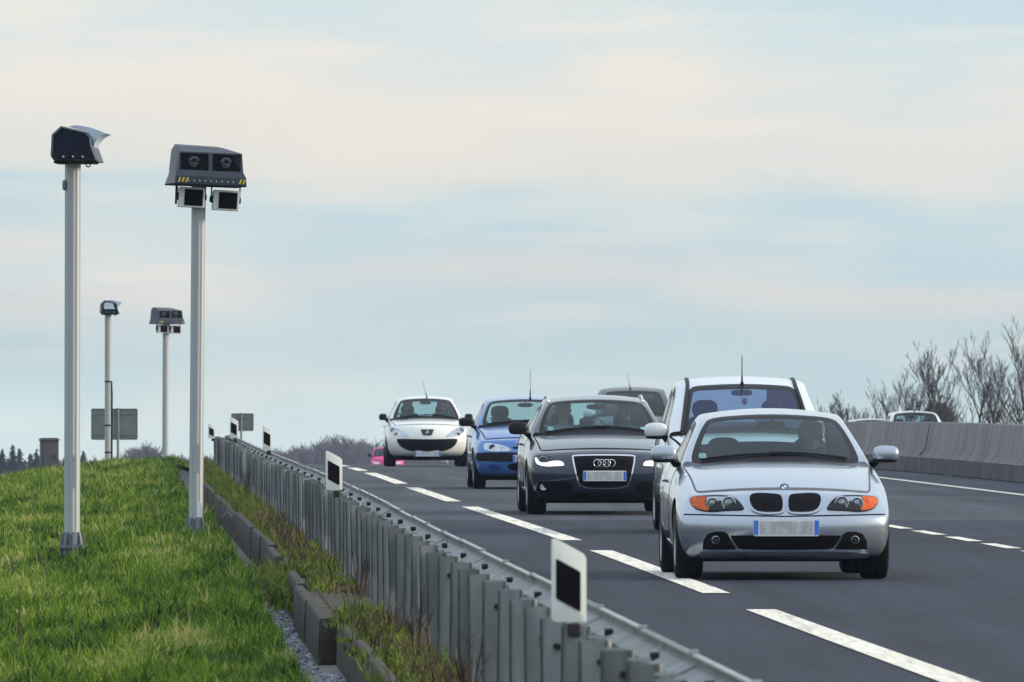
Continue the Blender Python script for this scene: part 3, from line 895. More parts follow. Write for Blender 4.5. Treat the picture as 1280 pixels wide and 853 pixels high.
# ------------------------------------------------------------------ far conifers and woods
con_m = leaf_mat('conifer_needles', [(0, (.006, .014, .014)), (.6, (.014, .03, .028)), (1, (.03, .05, .04))], .1, .2)
def conifer(name, loc, H, W_, label, seed, round_=False):
    rnd = np.random.default_rng(seed)
    t = empty(name, loc); tag(t, label, 'tree', 'dark conifers beyond the verge')
    mb = MB(); mb.tube([(0, 0, -.5), (0, 0, H * .96)], [H * .02, H * .004], 6); mb.build('trunk', bark, t)
    n = 1500
    h = 1 - np.sqrt(rnd.uniform(0, 1, n)); a = rnd.uniform(0, 6.283, n)
    prof_ = (1 - h) ** (.55 if round_ else .85) * (1 + .25 * np.sin(h * 34 + rnd.uniform(0, 6)) + .2 * np.sin(a * 3 + h * 9))
    r = W_ / 2 * prof_ * np.sqrt(rnd.uniform(.15, 1, n))
    c = np.stack([r * np.cos(a), r * np.sin(a), .4 + h * (H - .4)], 1)
    s = H * .045 * rnd.uniform(.6, 1.5, n)
    d = np.stack([np.cos(a), np.sin(a), -.35 - rnd.uniform(0, .5, n)], 1); d /= np.linalg.norm(d, axis=1)[:, None]
    e = np.stack([-np.sin(a), np.cos(a), rnd.uniform(-.6, .6, n)], 1)
    V = np.stack([c - e * s[:, None] * .5, c + d * s[:, None] * 1.3, c + e * s[:, None] * .5, c - d * s[:, None] * .4 + np.array([0, 0, 1]) * s[:, None] * .5], 1).reshape(-1, 3)
    np_mesh('crown', V, np.arange(n * 4).reshape(-1, 4), con_m, t)
cons = [(3, 563, 13), (16, 556, 9), (24, 561, 11), (38, 566, 14), (-8, 560, 13), (46, 562, 13), (55, 565, 12), (82, 567, 12), (104, 564, 14), (94, 570, 12), (113, 576, 9), (30, 574, 18), (10, 572, 18), (72, 572, 12)]
ctx = ['dark conifer with broad crown, close to the photo edge', 'slimmest and highest dark conifer, pointed like a spire', None, 'dark conifer with a blunt top, left of the cabinet', None, None, 'dark conifer right behind the roadside cabinet',
       'dark conifer between the cabinet and the nearest pole', 'tallest dark conifer right of the nearest pole', None, 'smallest dark conifer beside the wide sign back', None, None, None]
for i, (px, py, wp) in enumerate(cons):
    Y = 1050 + (i * 37) % 90; k = Y / F
    zb = -3.7; top = at(px, py, Y)
    conifer('conifer_tree', (top.x, Y, zb), top.z - zb, wp * k * 2.2, ctx[i] or 'dark conifer standing in the close row, one of several alike', 90 + i)
wood_m = mat('bare_wood_twigs', (.095, .080, .085), rough=.95, var=.25, nscale=.1)
def wood(name, spec, label, seed, levels=3):
    mb = MB(); rnd = random.Random(seed)
    for px, py, Y, n0 in spec:
        k = Y / F; zb = zr(Y) - 1
        top = at(px, py, Y); H = top.z - zb
        tr, crn = bare_tree(rnd.randrange(10 ** 6), H, spread=.5, levels=levels, trunk_frac=.1, n0=n0, r0=.24, twig=.10)
        off = Matrix.Translation((top.x, Y, zb))
        mb.add(tr.v, tr.f, 0, off); mb.add(crn.v, crn.f, 0, off)
    o = mb.build(name, wood_m); tag(o, label, 'wood', kind='stuff'); return o
rnd = random.Random(5); sp = []
def skyline(px):
    return float(np.interp(px, [60, 110, 150, 175, 185, 200, 240, 262, 300, 340, 365, 390, 405, 418, 430, 450, 470, 500, 560, 640], [577, 578, 570, 560, 558, 566, 573, 571, 572, 566, 562, 560, 551, 548, 548, 552, 557, 566, 574, 576]))
for px in np.arange(62, 640, 3.3):
    for q in range(2):
        Yw = 1500 + rnd.uniform(0, 350)
        sp.append((px + rnd.uniform(-3, 3), skyline(px) + rnd.uniform(-2, 6), Yw, 9))
wood('distant_woods', sp, 'hazy grey violet bare woods along the horizon', 3, levels=2)
# ================================================================== CARS
def paint_m(name, col, metal=0.0, rough=.35, coat=1.0):
    return mat(name, col, rough=rough, metal=metal, var=.03, nscale=2, coat=coat)
trim_m = mat('black_trim', (.006, .006, .008), rough=.45, var=.2, spec=.25)
seam_m = mat('panel_gap', (.012, .012, .014), rough=.9, var=.1, spec=.1)
plast_m = mat('dark_plastic', (.008, .009, .013), rough=.6, var=.2, nscale=20, spec=.2)
arch_m = mat('arch_liner', (.003, .003, .005), rough=.95, var=.2, spec=.1)
tyre_m = mat('tyre_rubber', (.007, .007, .010), rough=.85, var=.2, nscale=12, spec=.2)
alloy_m = mat('alloy', (.42, .44, .46), rough=.35, metal=.8, var=.1)
chrome_m = mat('chrome', (.75, .77, .80), rough=.14, metal=1.0, var=.02)
glass_w = glass('windscreen_glass', (.68, .86, .87), .80, (.02, .07, .105), .13)  # teal diffuse share is a painted veil of reflected sky
glass_s = glass('side_glass', (.70, .82, .84), .85, (.03, .04, .05), .05)
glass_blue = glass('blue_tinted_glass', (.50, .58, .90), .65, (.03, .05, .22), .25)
glass_dark = glass('dark_glass', (.16, .2, .23), .8)
lens_m = glass('lens_glass', (.92, .94, .95), .45)
seat_m = mat('seat_cloth', (.012, .013, .018), rough=.9, var=.2, nscale=14)
seat_b = mat('seat_cloth_blue', (.03, .035, .14), rough=.9, var=.2, nscale=14)
amber_m = mat('amber_lens', (.74, .105, .002), rough=.5, var=.45, nscale=26, spec=.3)
lampg_m = mat('lamp_bowl_bright', (.36, .38, .40), rough=.25, metal=.6, var=.35, nscale=26)
refl_m = mat('lamp_reflector', (.62, .66, .70), rough=.22, metal=.85, var=.25, nscale=18)
bowl_m = mat('lamp_bowl', (.05, .06, .07), rough=.25, metal=.5, var=.3, nscale=22)
grille_m = mat('grille_black', (.003, .003, .006), rough=.6, var=.3, nscale=60, stretch=(.2, 1, 3), spec=.15)
bright_m = mat('lit_lamp', (.95, .95, .9), rough=.3, emit=((1.0, .95, .84), .85))
sticker_m = mat('windscreen_sticker', (.55, .72, .70), rough=.6, var=.25, nscale=60)
blue_band = mat('plate_blue', (.05, .20, .75), rough=.5, var=.15, nscale=40)
vign_w = mat('paper_white', (.78, .80, .80), rough=.7, var=.06, nscale=40)
# number plate whose characters are an unreadable grey smear
plate_m = mat('number_plate_smear', (.50, .52, .55), rough=.5, var=.32, nscale=16, stretch=(1, .01, .35))

def seq(a, b, t): return a + (b - a) * t
def car_shell(P):
    """closed body shell as box lattice -> subdivided mesh with materials per region.
    local frame: x across, -y to the front, z up, origin at the centre of the car on the road"""
    L, W, H = P['L'], P['W'], P['H']
    tg = P.get('tg', .93); T = [-1, -tg, -.66, -.33, 0, .33, .66, tg, 1]
    NI = len(T) - 1
    fr = P['front']                     # rows (z, y, curve, w, drop), bottom to top
    K = len(fr) - 1
    S = [(fr[K][1], fr[K][0], fr[K][4], fr[K][3], fr[K][2])] + P['top']   # (y, z, drop, w, curve)
    NJ = len(S)                         # last index NJ-1 is the rear face
    J = NJ - 1
    jc, jh, jr, jd = P['jc'], P['jh'], P['jr'], P['jd']
    re = P['rear']
    ob = P.get('bow', .0)
    def top(i, j):
        y, z, dr, w, yc = S[j]; t = T[i]
        return (t * w, y + yc * abs(t) ** 2.2, z - dr * t * t + (P.get('dome', 0) * np.interp(abs(t), [0, .33, .66, .8, .93], [.6, .9, 1, 0, 0]) if 1 <= j < jc else 0))
    def side(k, j, sg):
        if j == 0:
            z, y, c, w, dr = fr[k]; return (sg * w, y + c, z - dr)
        if j == J:
            z, y, c, w = re[k]; return (sg * w, L - y - c, z)
        y, z, dr, w, yc = S[j]
        zt = z - dr
        u = (y + yc) / L
        Wj = W * np.interp(u, [0, .12, .28, .62, .85, 1], P.get('plan', [.93, .985, 1, 1, .985, .94]))
        sh = np.interp(u, [0, .3, .7, 1], P['shoulder'])
        belt = min(np.interp(u, [.25, .45, .85], P['belt']), zt - .03)
        zs = [P['sill'], P['sill'] + .17, .5 * (P['sill'] + .17 + sh), sh, belt]
        ws = [.90 * Wj, .985 * Wj, Wj, .992 * Wj]
        wb = max(min(P.get('wbelt', .935) * Wj, Wj), w + .0)
        if j < jc:     # bonnet: the wing curves over to the bonnet edge
            zb = seq(sh, zt, .55); zs[4] = zb
            ws += [seq(.992 * Wj, w, .28), seq(.992 * Wj, w, .52), seq(.992 * Wj, w, .78), w]
            zz = zs + [seq(zb, zt, .45), seq(zb, zt, .78), zt]
        else:
            hgt = zt - belt
            z5 = belt + min(.02, hgt * .25); z6 = zt - min(.05, hgt * .28)
            wl = lambda zq: seq(wb - .008, w, ((zq - belt) / max(hgt, .01)) ** 1.25)
            ws += [wb, wl(z5), wl(z6) + .004, w]
            zz = zs + [z5, z6, zt]
        yy = y + yc
        if k < 4:
            yy = seq(y + yc, y + yc, 0)
        return (sg * ws[k], yy, zz[k])
    V, idx = [], {}
    def vid(i, j, k):
        key = (i, j, k)
        if key in idx: return idx[key]
        if k == K and j < J: p = top(i, j)
        elif k == K:
            z, y, c, w = re[K]; t = T[i]; p = (t * w, L - y - c * abs(t) ** 2.2, z)
        elif i in (0, NI): p = side(k, j, -1 if i == 0 else 1)
        elif j == 0:
            z, y, c, w, dr = fr[k]; t = T[i]; p = (t * w, y + c * abs(t) ** P.get('fexp', 2.6), z - dr * t * t)
        elif j == J:
            z, y, c, w = re[k]; t = T[i]; p = (t * w, L - y - c * abs(t) ** 2.4, z)
        else:
            a, b = side(0, j, -1), side(0, j, 1); p = (T[i] * b[0], b[1], b[2])
        idx[key] = len(V); V.append((p[0], p[1] - L / 2, p[2])); return idx[key]
    faces, regs = [], []
    def f(a, b, c, d, r): faces.append((vid(*a), vid(*b), vid(*c), vid(*d))); regs.append(r)
    for j in range(J):
        for i in range(NI):
            inner = 0 < i < NI - 1
            r = 'body'
            if jc <= j < jh and inner: r = 'windscreen'
            elif jr <= j < jd and inner: r = 'rear_window'
            elif j < jc: r = 'bonnet'
            elif jh <= j < jr: r = 'roof'
            f((i, j, K), (i + 1, j, K), (i + 1, j + 1, K), (i, j + 1, K), r)
            f((i, j, 0), (i, j + 1, 0), (i + 1, j + 1, 0), (i + 1, j, 0), 'under')
        for k in range(K):
            for sg, i in ((-1, 0), (1, NI)):
                r = 'body'
                if k == 5 and j in P['jwin']: r = 'side%d%s' % (P['jwin'][j], 'r' if sg < 0 else 'l')
                elif k == 5 and j in P['jpil']: r = 'pillar'
                elif 1 <= k <= 4 and j in P['jdoor']: r = 'door%d%s' % (P['jdoor'][j], 'r' if sg < 0 else 'l')
                q = ((i, j, k), (i, j, k + 1), (i, j + 1, k + 1), (i, j + 1, k))
                f(*(q if sg < 0 else q[::-1]), r)
    for k in range(K):
        for i in range(NI):
            f((i, 0, k), (i + 1, 0, k), (i + 1, 0, k + 1), (i, 0, k + 1), 'body')
            f((i, J, k), (i, J, k + 1), (i + 1, J, k + 1), (i + 1, J, k), 'body')
    names = sorted(set(regs)) + ['trim', 'seam', 'bgap', 'arch']
    ri = {n: q for q, n in enumerate(names)}
    me = bpy.data.meshes.new('shell')
    me.from_pydata(V, [], faces)
    for n in names: me.materials.append(None)
    me.polygons.foreach_set('material_index', [ri[r] for r in regs])
    bm = bmesh.new(); bm.from_mesh(me)
    bmesh.ops.recalc_face_normals(bm, faces=bm.faces)
    def inset(pred, th, mi):
        fs = [q for q in bm.faces if pred(names[q.material_index])]
        if fs:
            r = bmesh.ops.inset_region(bm, faces=fs, thickness=th, use_even_offset=True, use_boundary=True)
            for q in r['faces']: q.material_index = mi
    inset(lambda n: n == 'windscreen', P.get('frit', .022), ri['trim'])
    inset(lambda n: n == 'rear_window', .03, ri['trim'])
    for n in names:
        if n.startswith('side'): inset(lambda q, n=n: q == n, .016, ri['trim'])
        if n.startswith('door'): inset(lambda q, n=n: q == n, .005, ri['seam'])
    inset(lambda n: n == 'bonnet', P.get('gap', .0045), ri['bgap'])
    for q in bm.faces: q.smooth = True
    bm.to_mesh(me); bm.free()
    me = apply_mods(me, 0, 2)
    bm = bmesh.new(); bm.from_mesh(me)
    bvh = BVHTree.FromBMesh(bm)
    # wheel arches
    cut = MB()
    for yw in P['axles']:
        for sg in (-1, 1):
            x0, x1 = sg * (W - .30), sg * (W + .12)
            R = P.get('rarch', .345)
            n = 36; vs = []
            for x in (x0, x1):
                for q in range(n):
                    a = 2 * math.pi * q / n
                    vs.append((x, yw - L / 2 + R * math.cos(a), P.get('zaxle', .305) + R * math.sin(a)))
            fs = [(q, (q + 1) % n, n + (q + 1) % n, n + q) for q in range(n)] + [tuple(range(n - 1, -1, -1)), tuple(range(n, 2 * n))]
            cut.add(vs, fs)
    cme = cut.mesh('cutter', [None]); cb = bmesh.new(); cb.from_mesh(cme); bmesh.ops.recalc_face_normals(cb, faces=cb.faces); cb.to_mesh(cme); cb.free()
    for n in names[1:]: cme.materials.append(None)
    cme.polygons.foreach_set('material_index', [ri['arch']] * len(cme.polygons))
    co = bpy.data.objects.new('cutter', cme); COL.objects.link(co)
    def boolean(o):
        b = o.modifiers.new('b', 'BOOLEAN'); b.operation = 'DIFFERENCE'; b.solver = 'EXACT'; b.object = co; b.material_mode = 'INDEX'
    me2 = apply_mods(me, 0, 0, boolean)
    bpy.data.objects.remove(co)
    bm.free()
    return me2, names, bvh
def split_mesh(me, names, groups):
    """groups: {part: (regions, [(region, material)])} -> meshes with the smooth normals of the whole shell"""
    nv = len(me.vertices)
    arch = names.index('arch')
    N = np.zeros((nv, 3))
    for p in me.polygons:
        if p.material_index == arch: continue
        for v in p.vertices: N[v] += np.array(p.normal) * p.area
    ln = np.linalg.norm(N, axis=1); N[ln < 1e-12] = (0, 0, 1); N /= np.maximum(np.linalg.norm(N, axis=1), 1e-12)[:, None]
    out = {}
    for part, regs in groups.items():
        want = {names.index(r): m for r, m in regs.items() if r in names}
        ms = list(dict.fromkeys(want.values()))
        vm, V, Fc, Mi, nn = {}, [], [], [], []
        for p in me.polygons:
            if p.material_index in want:
                q = []
                for v in p.vertices:
                    if v not in vm: vm[v] = len(V); V.append(tuple(me.vertices[v].co)); nn.append(tuple(N[v]))
                    q.append(vm[v])
                Fc.append(q); Mi.append(ms.index(want[p.material_index]))
        if not Fc: continue
        m2 = bpy.data.meshes.new(part); m2.from_pydata(V, [], Fc)
        for m in ms: m2.materials.append(m)
        m2.polygons.foreach_set('material_index', Mi)
        m2.polygons.foreach_set('use_smooth', [True] * len(Fc)); m2.update()
        if part not in ('wheel_arch',):
            m2.normals_split_custom_set_from_vertices(nn)
        out[part] = m2
    return out
def rr_patch(bvh, L, outline, off=.004, mode='front', grid=.05, depth=.012):
    """an outline laid onto the body: 'front'/'rear' outlines are (x, z), 'top' outlines are (x, y from the front)"""
    pts = [Vector((a, b)) for a, b in outline]
    n = len(pts); per = []
    for i in range(n):
        a, b = pts[i], pts[(i + 1) % n]; m = max(1, int((b - a).length / grid))
        per += [a.lerp(b, k / m) for k in range(m)]
    n = len(per)
    inner = []
    xs = [p.x for p in per]; ys = [p.y for p in per]
    def inside(q):
        c = False
        for i in range(n):
            a, b = per[i], per[i - 1]
            if (a.y > q.y) != (b.y > q.y) and q.x < (b.x - a.x) * (q.y - a.y) / (b.y - a.y) + a.x: c = not c
        return c
    x = min(xs) + grid * .5
    while x < max(xs):
        y = min(ys) + grid * .5
        while y < max(ys):
            q = Vector((x, y))
            if inside(q) and min((q - p).length for p in per) > grid * .35: inner.append(q)
            y += grid
        x += grid
    allp = per + inner
    vo, _, fo, *_r = geometry.delaunay_2d_cdt(allp, [(i, (i + 1) % n) for i in range(n)], [], 1, 1e-6)
    V3 = []
    for q in vo:
        if mode == 'front': o, d = Vector((q.x, -L, q.y)), Vector((0, 1, 0))
        elif mode == 'rear': o, d = Vector((q.x, L, q.y)), Vector((0, -1, 0))
        elif mode == 'top': o, d = Vector((q.x, q.y - L / 2, 4)), Vector((0, 0, -1))
        h, nm, *_ = bvh.ray_cast(o, d)
        if h is None:
            h, nm, *_ = bvh.find_nearest(Vector((q.x, -L / 2 + .2, q.y)) if mode == 'front' else o + d * 2)
        V3.append((h + (nm * off if nm.dot(d) < 0 else -nm * off), d))
    mb = MB()
    vs = [v for v, d in V3]; m = len(vs)
    vs2 = [v + d * depth for v, d in V3]
    ec = {}
    for fc in fo:
        for i in range(len(fc)):
            e = (fc[i], fc[(i + 1) % len(fc)])
            ec[tuple(sorted(e))] = ec.get(tuple(sorted(e)), []) + [e]
    fs = [tuple(x) for x in fo] + [(e[0][1], e[0][0], e[0][0] + m, e[0][1] + m) for k, e in ec.items() if len(e) == 1]
    mb.add(vs + vs2, fs)
    return mb
def mirror(o): return [(-a, b) for a, b in o]
def circle(cx, cz, r, n=20, rz=None): return [(cx + r * math.cos(2 * math.pi * i / n), cz + (rz or r) * math.sin(2 * math.pi * i / n)) for i in range(n)]
def rect(x0, x1, z0, z1): return [(x0, z0), (x1, z0), (x1, z1), (x0, z1)]

_wheel = {}
def wheel_meshes(R, Wd, ns):
    key = (R, Wd, ns)
    if key in _wheel: return _wheel[key]
    mb = MB(); r = R * .66
    mb.lathe([(r, -Wd * .46), (R * .86, -Wd * .5), (R * .965, -Wd * .44), (R, -Wd * .3), (R, -.008), (R * .985, 0), (R, .008), (R, Wd * .3), (R * .965, Wd * .44), (R * .86, Wd * .5), (r, Wd * .46), (r * .97, 0), (r, -Wd * .46)], 32, axis='x')
    ty = mb.mesh('tyre', tyre_m)
    mb = MB()
    mb.lathe([(r * 1.03, Wd * .47), (r * .97, Wd * .45), (r * .93, Wd * .3), (r * .92, -Wd * .4), (r * 1.0, -Wd * .46)], 32, axis='x')
    mb.lathe([(0, Wd * .40), (r * .2, Wd * .40), (r * .24, Wd * .34), (r * .24, Wd * .2)], 16, axis='x')
    for k in range(ns):
        a = 2 * math.pi * k / ns
        M = Matrix.Rotation(a, 4, 'X')
        mb.add([(Wd * .36, -.030, r * .15), (Wd * .36, .030, r * .15), (Wd * .26, .030, r * .15), (Wd * .26, -.030, r * .15), (Wd * .42, -.045, r * .96), (Wd * .42, .045, r * .96), (Wd * .28, .04, r * .96), (Wd * .28, -.04, r * .96)],
               [(0, 1, 5, 4), (1, 2, 6, 5), (2, 3, 7, 6), (3, 0, 4, 7)], 0, M)
    rm = mb.mesh('rim', alloy_m)
    mb = MB(); mb.lathe([(0, Wd * .1), (r * .85, Wd * .1), (r * .9, -.02)], 20, axis='x'); dk = mb.mesh('brake_disc', bowl_m)
    for m in (ty, rm):
        m.polygons.foreach_set('use_smooth', [True] * len(m.polygons)); mark_sharp(m, 38)
    _wheel[key] = (ty, rm, dk); return _wheel[key]
def add_obj(name, me, parent, loc=(0, 0, 0), rot=(0, 0, 0)):
    o = bpy.data.objects.new(name, me); COL.objects.link(o); o.parent = parent; o.location = loc; o.rotation_euler = rot; return o
def rounded(mb, c, d, mi=0, n=3, p=4.0, M=None):
    """superellipsoid block"""
    vs, fs = [], []
    A, Bn = 16, 9
    def sp(v, e): return math.copysign(abs(v) ** e, v)
    e = 2.0 / p
    for i in range(Bn + 1):
        th = -math.pi / 2 + math.pi * i / Bn
        for k in range(A):
            ph = 2 * math.pi * k / A
            vs.append((c[0] + d[0] / 2 * sp(math.cos(th), e) * sp(math.cos(ph), e), c[1] + d[1] / 2 * sp(math.cos(th), e) * sp(math.sin(ph), e), c[2] + d[2] / 2 * sp(math.sin(th), e)))
    for i in range(Bn):
        for k in range(A):
            a, b = i * A + k, i * A + (k + 1) % A
            fs.append((a, b, b + A, a + A))
    mb.add(vs, fs, mi, M)

def make_car(label, name, P, px, Yf, theta, group='cars on the road', away=False):
    L, W = P['L'], P['W']
    fx = (px - 640) * Yf / F
    cy = Yf + L / 2
    cx = fx - theta * L / 2
    root = empty(name, (cx, cy, zr(cy)), rz=theta + (math.pi if away else 0), rx=(-1 if away else 1) * (zr(cy + 3) - zr(cy - 3)) / 6)
    tag(root, label, 'car', group)
    me, names, bvh = car_shell(P)
    pm = P['paint']
    roofm = P.get('roofm', pm)
    G = {'body': {'body': pm, 'under': arch_m, 'pillar': trim_m, 'trim': trim_m, 'seam': seam_m, 'arch': arch_m, 'roof': roofm}, 'bonnet': {'bonnet': pm, 'bgap': P.get('gapm', seam_m)},
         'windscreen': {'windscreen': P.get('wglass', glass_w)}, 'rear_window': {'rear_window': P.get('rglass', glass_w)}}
    for n in names:
        if n.startswith('door'): G[n] = {n: pm}
        if n.startswith('side'): G[n] = {n: P.get('sglass', glass_s)}
    ms = split_mesh(me, names, G)
    obs = {}
    for part, m in ms.items():
        nm = 'door' if part.startswith('door') else 'side_window' if part.startswith('side') else part
        obs[part] = add_obj(nm, m, root)
    for part, o in obs.items():
        if part.startswith('door'):
            mb = MB()
            sg = -1 if part.endswith('r') else 1
            vs = np.array([v.co[:] for v in o.data.vertices])
            yb = vs[:, 1].max() - .14
            zb = np.interp(.5, [.25, .45, .85], P['belt']) - .11
            h, nmv, *_ = bvh.ray_cast(Vector((sg * 3, yb, zb)), Vector((-sg, 0, 0)))
            if h:
                rounded(mb, (h.x + sg * .018, yb, zb), (.034, .19, .035), p=3)
                mb.build('handle', pm if P.get('handles', 1) else trim_m, o, smooth=True)
    # wheels
    R, Wd = P.get('R', .312), P.get('tw', .205)
    ty, rm, dk = wheel_meshes(R, Wd, P.get('spokes', 5))
    for yw in P['axles']:
        for sg in (-1, 1):
            w = empty('wheel', (sg * (W - .015 - Wd / 2), yw - L / 2, R), rz=0 if sg > 0 else math.pi)
            w.parent = root
            del_rot = random.uniform(0, 1)
            for q, m in (('tyre', ty), ('rim', rm), ('brake_disc', dk)): add_obj(q, m, w, rot=(del_rot, 0, 0))
    # cabin
    sm = P.get('seatm', seat_m)
    zc, yc_ = P['zcowl'], P['ycowl']
    mb = MB()
    rounded(mb, (0, yc_ + .48 - L / 2, zc - .10), (1.30, .62, .22), p=3.0)
    mb.build('dashboard', plast_m, root, smooth=True)
    mb = MB(); mb.box((0, (yc_ + P['yrg']) / 2 - L / 2 + .1, .30), (W * 1.62, P['yrg'] - yc_ - .1, .06)); mb.box((0, yc_ + .22 - L / 2, .5), (W * 1.6, .05, .75)); mb.build('floor', plast_m, root)
    seatH = P.get('seatH', .46)
    smb = MB()
    rounded(smb, (0, 0, .0), (.50, .52, .20), p=3.2); M = Matrix.Translation((0, .30, .32)) @ Matrix.Rotation(-.30, 4, 'X')
    rounded(smb, (0, 0, 0), (.50, .16, .66), p=3.0, M=M)
    hM = Matrix.Translation((0, .40, .70)) @ Matrix.Rotation(-.15, 4, 'X')
    rounded(smb, (0, 0, 0), (.275, .11, .20), p=2.8, M=hM)
    smb.tube([(-.06, .385, .54), (-.06, .40, .68)], .007, 6); smb.tube([(.06, .385, .54), (.06, .40, .68)], .007, 6)
    sme = smb.mesh('seat', sm); sme.polygons.foreach_set('use_smooth', [True] * len(sme.polygons))
    ys = P.get('yseat', yc_ + 1.12)
    sx = P.get('sx', .37)
    for sg in (-1, 1): add_obj('seat', sme, root, (sg * sx, ys - L / 2, seatH))
    mb = MB(); yr = P['yrg'] - .55
    rounded(mb, (0, yr - L / 2 + .25, seatH + P.get('rsh', .22)), (1.22, .18, .52), p=4); rounded(mb, (0, yr - L / 2, seatH), (1.24, .5, .2), p=4)
    for x in (-.38, .38): rounded(mb, (x, yr + .3 - L / 2, seatH + P.get('rsh', .22) + .30), (.26, .09, .13), p=3)
    mb.build('rear_bench', sm, root, smooth=True)
    mb = MB()
    tor = []
    for k in range(24):
        a = 2 * math.pi * k / 24; tor.append((.185 * math.cos(a), 0, .185 * math.sin(a)))
    Mw = Matrix.Translation((sx, ys - .44 - L / 2, seatH + .36)) @ Matrix.Rotation(.42, 4, 'X')
    mb.tube(tor + tor[:1], .015, 8, M=Mw, cap=False); mb.box((0, .0, 0), (.34, .02, .04), M=Mw); mb.box((0, 0, -.08), (.05, .02, .18), M=Mw); rounded(mb, (0, -.02, 0), (.14, .06, .13), M=Mw)
    mb.build('steering_wheel', plast_m, root, smooth='auto')
    # rear view mirror behind the windscreen
    hd = P['top'][P['jh'] - 1]
    mb = MB(); rounded(mb, (0, hd[0] + .02 - L / 2 + .08, hd[1] - .085), (.23, .035, .065), p=3); mb.tube([(0, hd[0] + .06 - L / 2, hd[1] - .02), (0, hd[0] + .09 - L / 2, hd[1] - .08)], .012, 6)
    mb.build('rear_view_mirror', plast_m, root, smooth=True)
    # wing mirrors
    mx, mz, my = P.get('mirror', (.84, 1.0, 1.62))
    mw, mh = P.get('mirror_size', (.20, .125))
    for sg in (-1, 1):
        mb = MB()
        rounded(mb, (sg * mx, my - L / 2, mz), (mw, .11, mh), p=2.9)
        o = mb.build('wing_mirror', P.get('mirrorm', pm), root, smooth=True)
        mb = MB(); mb.tube([(sg * (mx - mw * .35), my - L / 2 + .02, mz - mh * .40), (sg * (P.get('mroot', W * .90)), my + .06 - L / 2, mz - mh * .62)], [.03, .035], 8)
        rounded(mb, (sg * (mx - .005), my - L / 2, mz - mh * .36), (mw * .92, .10, mh * .34), p=3)
        mb.build('mirror_foot', trim_m, o, smooth=True)
        mb = MB(); rounded(mb, (sg * mx, my + .055 - L / 2, mz), (mw * .86, .012, mh * .8), p=4); mb.build('mirror_glass', chrome_m, o, smooth=True)
    # front features
    def patch(nm, outline, m, off=.004, mode='front', parent=None, grid=.05, smooth=2, depth=.012, both=False):
        res = []
        for o_ in ([outline, mirror(outline)] if both else [outline]):
            o2 = chaikin(o_, smooth) if smooth else o_
            mb = rr_patch(bvh, L, o2, off, mode, grid, depth)
            res.append(mb.build(nm, m, parent or root))
        return res
    root_info = dict(root=root, P=P, bvh=bvh, patch=patch, L=L)
    return root_info

def front_y(I, x, z):
    h, n, *_ = I['bvh'].ray_cast(Vector((x, -I['L'], z)), Vector((0, 1, 0)))
    return (h.y if h else -I['L'] / 2 + .15)
def lamp(I, parent, x, z, r, nm='lamp', lit=None, off=.012):
    """round reflector bowl with bright rim, standing in the headlight"""
    y = front_y(I, x, z) - off
    mb = MB()
    M = Matrix.Translation((x, y, z))
    mb.lathe([(r, 0.01), (r * 1.0, -.006), (r * .9, -.008), (r * .86, .0)], 24, 1, M, 'y')
    mb.lathe([(r * .86, .0), (r * .62, .008), (r * .5, .006), (r * .3, -.001), (0.001, -.004)], 24, 0, M, 'y')
    o = mb.build(nm, [lit or bowl_m, refl_m], parent, smooth='auto')
    mb = MB(); mb.lathe([(r * .42, .001), (r * .40, -.007), (r * .2, -.012), (.0005, -.013)], 18, 0, M, 'y')
    return o
def plate(I, x0, x1, z0, z1, off=.012, mode='front'):
    fy = front_y(I, (x0 + x1) / 2, (z0 + z1) / 2) - off
    fy = min(fy, front_y(I, x0, z1) - .01)
    pl = empty('number_plate', ((x0 + x1) / 2, fy, (z0 + z1) / 2)); pl.parent = I['root']
    w, h = x1 - x0, z1 - z0
    mb = MB(); mb.prism(round_rect(w, h, .012), -.006, .012); mb.build('backing', vign_w, pl)
    mb = MB(); mb.box((0, -.0075, 0), (w * .80, .003, h * .74)); mb.build('lettering', plate_m, pl)
    for sg in (-1, 1):
        mb = MB(); mb.box((sg * w * .462, -.0075, 0), (w * .066, .003, h * .84)); mb.build('blue_band', blue_band, pl)
    return pl
def wiper(I, pts, m=None):
    """thin arm lying on the windscreen; points are (x, y from the front)"""
    mb = MB(); P3 = []
    for x, y in pts:
        h, n, *_ = I['bvh'].ray_cast(Vector((x, y - I['L'] / 2, 4)), Vector((0, 0, -1)))
        P3.append(h + n * .012)
    mb.tube(P3, .009, 6); return mb.build('wiper', trim_m, I['root'])
def wipers(I, yc, w):
    a = [(-w * .92 + w * 1.0 * i / 8, yc + .10 + .11 * abs((-.92 + i / 8)) ** 2.2) for i in range(9)]
    b = [(-.08 * w + w * .95 * i / 8, yc + .115 + .11 * abs((-.08 + .95 * i / 8)) ** 2.2) for i in range(9)]
    wiper(I, a); wiper(I, b)
def antenna(I, x, y, h, lean=.18, base=True, r=.004, xl=0.0):
    hh, n, *_ = I['bvh'].ray_cast(Vector((x, y - I['L'] / 2, 4)), Vector((0, 0, -1)))
    mb = MB(); rounded(mb, (x, hh.y, hh.z + .012), (.035, .07, .04), p=2.4)
    mb.tube([hh + Vector((0, 0, .02)), hh + Vector((xl * .3, lean * .12, h * .3))], [.011, .008], 8)
    mb.tube([hh + Vector((xl * .3, lean * .12, h * .3)), hh + Vector((xl, lean * h, h))], [r, r * .8], 6)
    return mb.build('antenna', trim_m, I['root'])
def sticker(I, x, z, w, h, m=None):
    fy = front_y(I, x, z)
    return I['patch']('sticker', rect(x - w / 2, x + w / 2, z - h / 2, z + h / 2), m or sticker_m, -.006, smooth=0, depth=.001)

